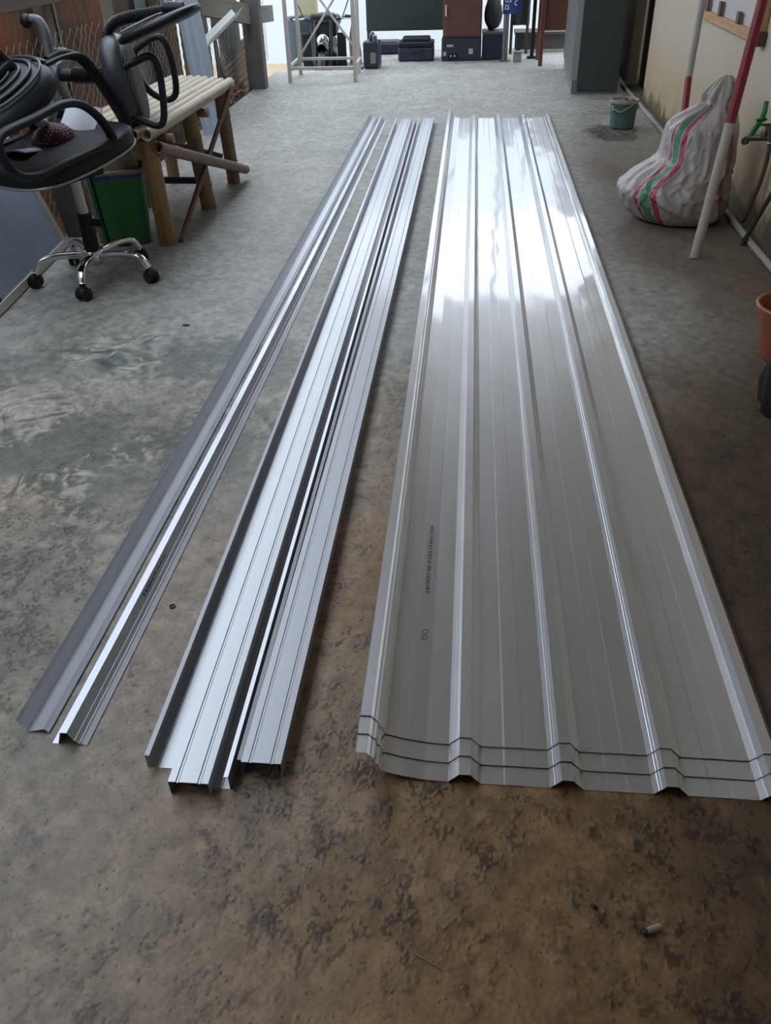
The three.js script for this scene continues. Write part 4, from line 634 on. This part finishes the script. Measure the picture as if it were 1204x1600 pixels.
{ // tap, hose and sticks
  const t = thing('garden_tap', 'dark garden tap sticking out of the wall beside the sack', 'tap'); obj('spout', tube([[1.38, 0.415, -4.19], [1.33, 0.412, -4.22], [1.285, 0.392, -4.30], [1.278, 0.372, -4.315]], 0.013, 24), std(C(0.09, 0.085, 0.07), 0.4, 0.6), t); obj('tap_body', lathe([[0, 0], [0.014, 0], [0.018, 0.01], [0.018, 0.035], [0.009, 0.045], [0.009, 0.06], [0, 0.06]], 20).translate(1.335, 0.405, -4.215), std(C(0.14, 0.13, 0.1), 0.4, 0.7), t); obj('tap_lever', box(0.06, 0.01, 0.014, 1.335, 0.468, -4.215, 0.003), std(C(0.02, 0.1, 0.04), 0.5), t);
  const h = thing('green_hose', 'short bright green hose end tied to the tap', 'hose'); obj('hose', tube([[1.285, 0.375, -4.30], [1.30, 0.43, -4.27], [1.318, 0.50, -4.24], [1.322, 0.56, -4.25]], 0.011, 30), std(C(0.02, 0.20, 0.05), 0.4), h); obj('binding', new THREE.TorusGeometry(0.018, 0.006, 8, 18).rotateX(1.2).translate(1.315, 0.485, -4.24), std(C(0.02, 0.15, 0.04), 0.5), h);
  const b = thing('brown_hose', 'limp brown hose hanging down the wall behind the tap', 'hose'); obj('hose', tube([[1.335, 0.47, -4.19], [1.352, 0.40, -4.17], [1.35, 0.28, -4.16], [1.335, 0.16, -4.17], [1.325, 0.06, -4.2], [1.33, 0.03, -4.25]], 0.010, 50), std(C(0.10, 0.05, 0.03), 0.5), b); obj('hose_clip', new THREE.TorusGeometry(0.012, 0.004, 8, 16).rotateX(1.5).translate(1.352, 0.40, -4.17), M.steel, b);
  const s = thing('garden_stick', 'dark green stick leaning on the wall right of the sack', 'stick'); obj('shaft', rod([1.268, 0.0, -3.98], [1.37, 0.44, -3.86], 0.011, 0.009), std(C(0.03, 0.035, 0.022), 0.6), s); obj('side_twig', rod([1.352, 0.36, -3.88], [1.335, 0.40, -3.87], 0.004, 0.003, 6), std(C(0.03, 0.035, 0.022), 0.6), s);
  // pots at the right edge
  const pot = thing('flower_pot', 'orange terracotta-coloured plastic flower pot at the right edge', 'pot', [1.105, 0, -2.77]);
  const terra = std(C(0.30, 0.085, 0.04), 0.5);
  obj('pot_body', lathe([[0, 0.003], [0.078, 0.003], [0.082, 0.008], [0.10, 0.11], [0.104, 0.112], [0.122, 0.185], [0.115, 0.185], [0.096, 0.11], [0.076, 0.02], [0, 0.02]], 44), terra, pot); obj('pot_rim', new THREE.TorusGeometry(0.1225, 0.0065, 10, 48).rotateX(Math.PI / 2).translate(0, 0.186, 0), std(C(0.38, 0.14, 0.08), 0.45), pot); obj('soil', lathe([[0, 0.13], [0.101, 0.125]], 30), std(C(0.02, 0.014, 0.01), 0.95), pot);
  const k = thing('planting_bag', 'black plastic planting bag on the floor below the orange pot', 'planting bag', [1.045, 0, -2.37]);
  const gg = lathe([[0, 0.002], [0.115, 0.002], [0.128, 0.02], [0.135, 0.09], [0.128, 0.17], [0.12, 0.19], [0.112, 0.18], [0.11, 0.15], [0, 0.15]], 48), pp = gg.attributes.position; for (let i = 0; i < pp.count; i++) { const x = pp.getX(i), z = pp.getZ(i), a = Math.atan2(z, x), q = 1 + 0.05 * Math.sin(a * 7 + pp.getY(i) * 30) + 0.03 * Math.sin(a * 13); pp.setX(i, x * q); pp.setZ(i, z * q); } gg.computeVertexNormals(); obj('bag', gg, std(C(0.008, 0.008, 0.009), 0.45), k); obj('soil', lathe([[0, 0.155], [0.108, 0.152]], 24), std(C(0.015, 0.011, 0.008), 0.95), k);
}
// ---------------------------------------------------------------- small litter on the floor
{
  const b = thing('cigarette_butt', 'bent silvery cigarette butt lying on the floor at the lower right', 'cigarette butt', [0.318, 0.006, -0.696], 0.35); obj('paper', rod([-0.011, 0, 0], [0.011, 0.001, 0], 0.005, 0.0055, 12), std(C(0.24, 0.23, 0.215), 0.4), b); obj('burnt_end', rod([-0.019, -0.001, 0.002], [-0.011, 0, 0], 0.004, 0.005, 10), std(C(0.03, 0.022, 0.018), 0.9), b);
  const s = tag(obj('dark_seed', new THREE.SphereGeometry(0.007, 14, 10).scale(1, 0.5, 0.55).rotateY(-0.7).translate(0.232, 0.0038, -0.727), std(C(0.012, 0.01, 0.008), 0.6)), 'tiny black seed on the floor left of the cigarette butt', 'seed');
  tag(obj('thin_twig', rod([-0.045, 0.002, -0.633], [0.0, 0.002, -0.612], 0.0013, 0.0009, 6), std(C(0.25, 0.2, 0.14), 0.8)), 'thin straw-coloured twig on the floor below the channels', 'twig');
  tag(obj('metal_washer', new THREE.TorusGeometry(0.0055, 0.0017, 8, 20).rotateX(Math.PI / 2).translate(-0.648, 0.0018, -1.378), std(C(0.06, 0.04, 0.035), 0.6, 0.3)), 'small rusty ring on the floor between the battens and the channels', 'washer');
  tag(obj('dead_leaf', new THREE.SphereGeometry(0.012, 12, 8).scale(1.3, 0.22, 0.7).translate(-1.08, 0.003, -2.98), std(C(0.05, 0.035, 0.025), 0.8)), 'small dark dead leaf on the grey floor in front of the swivel chair', 'leaf');
}
renderer.render(scene, camera);
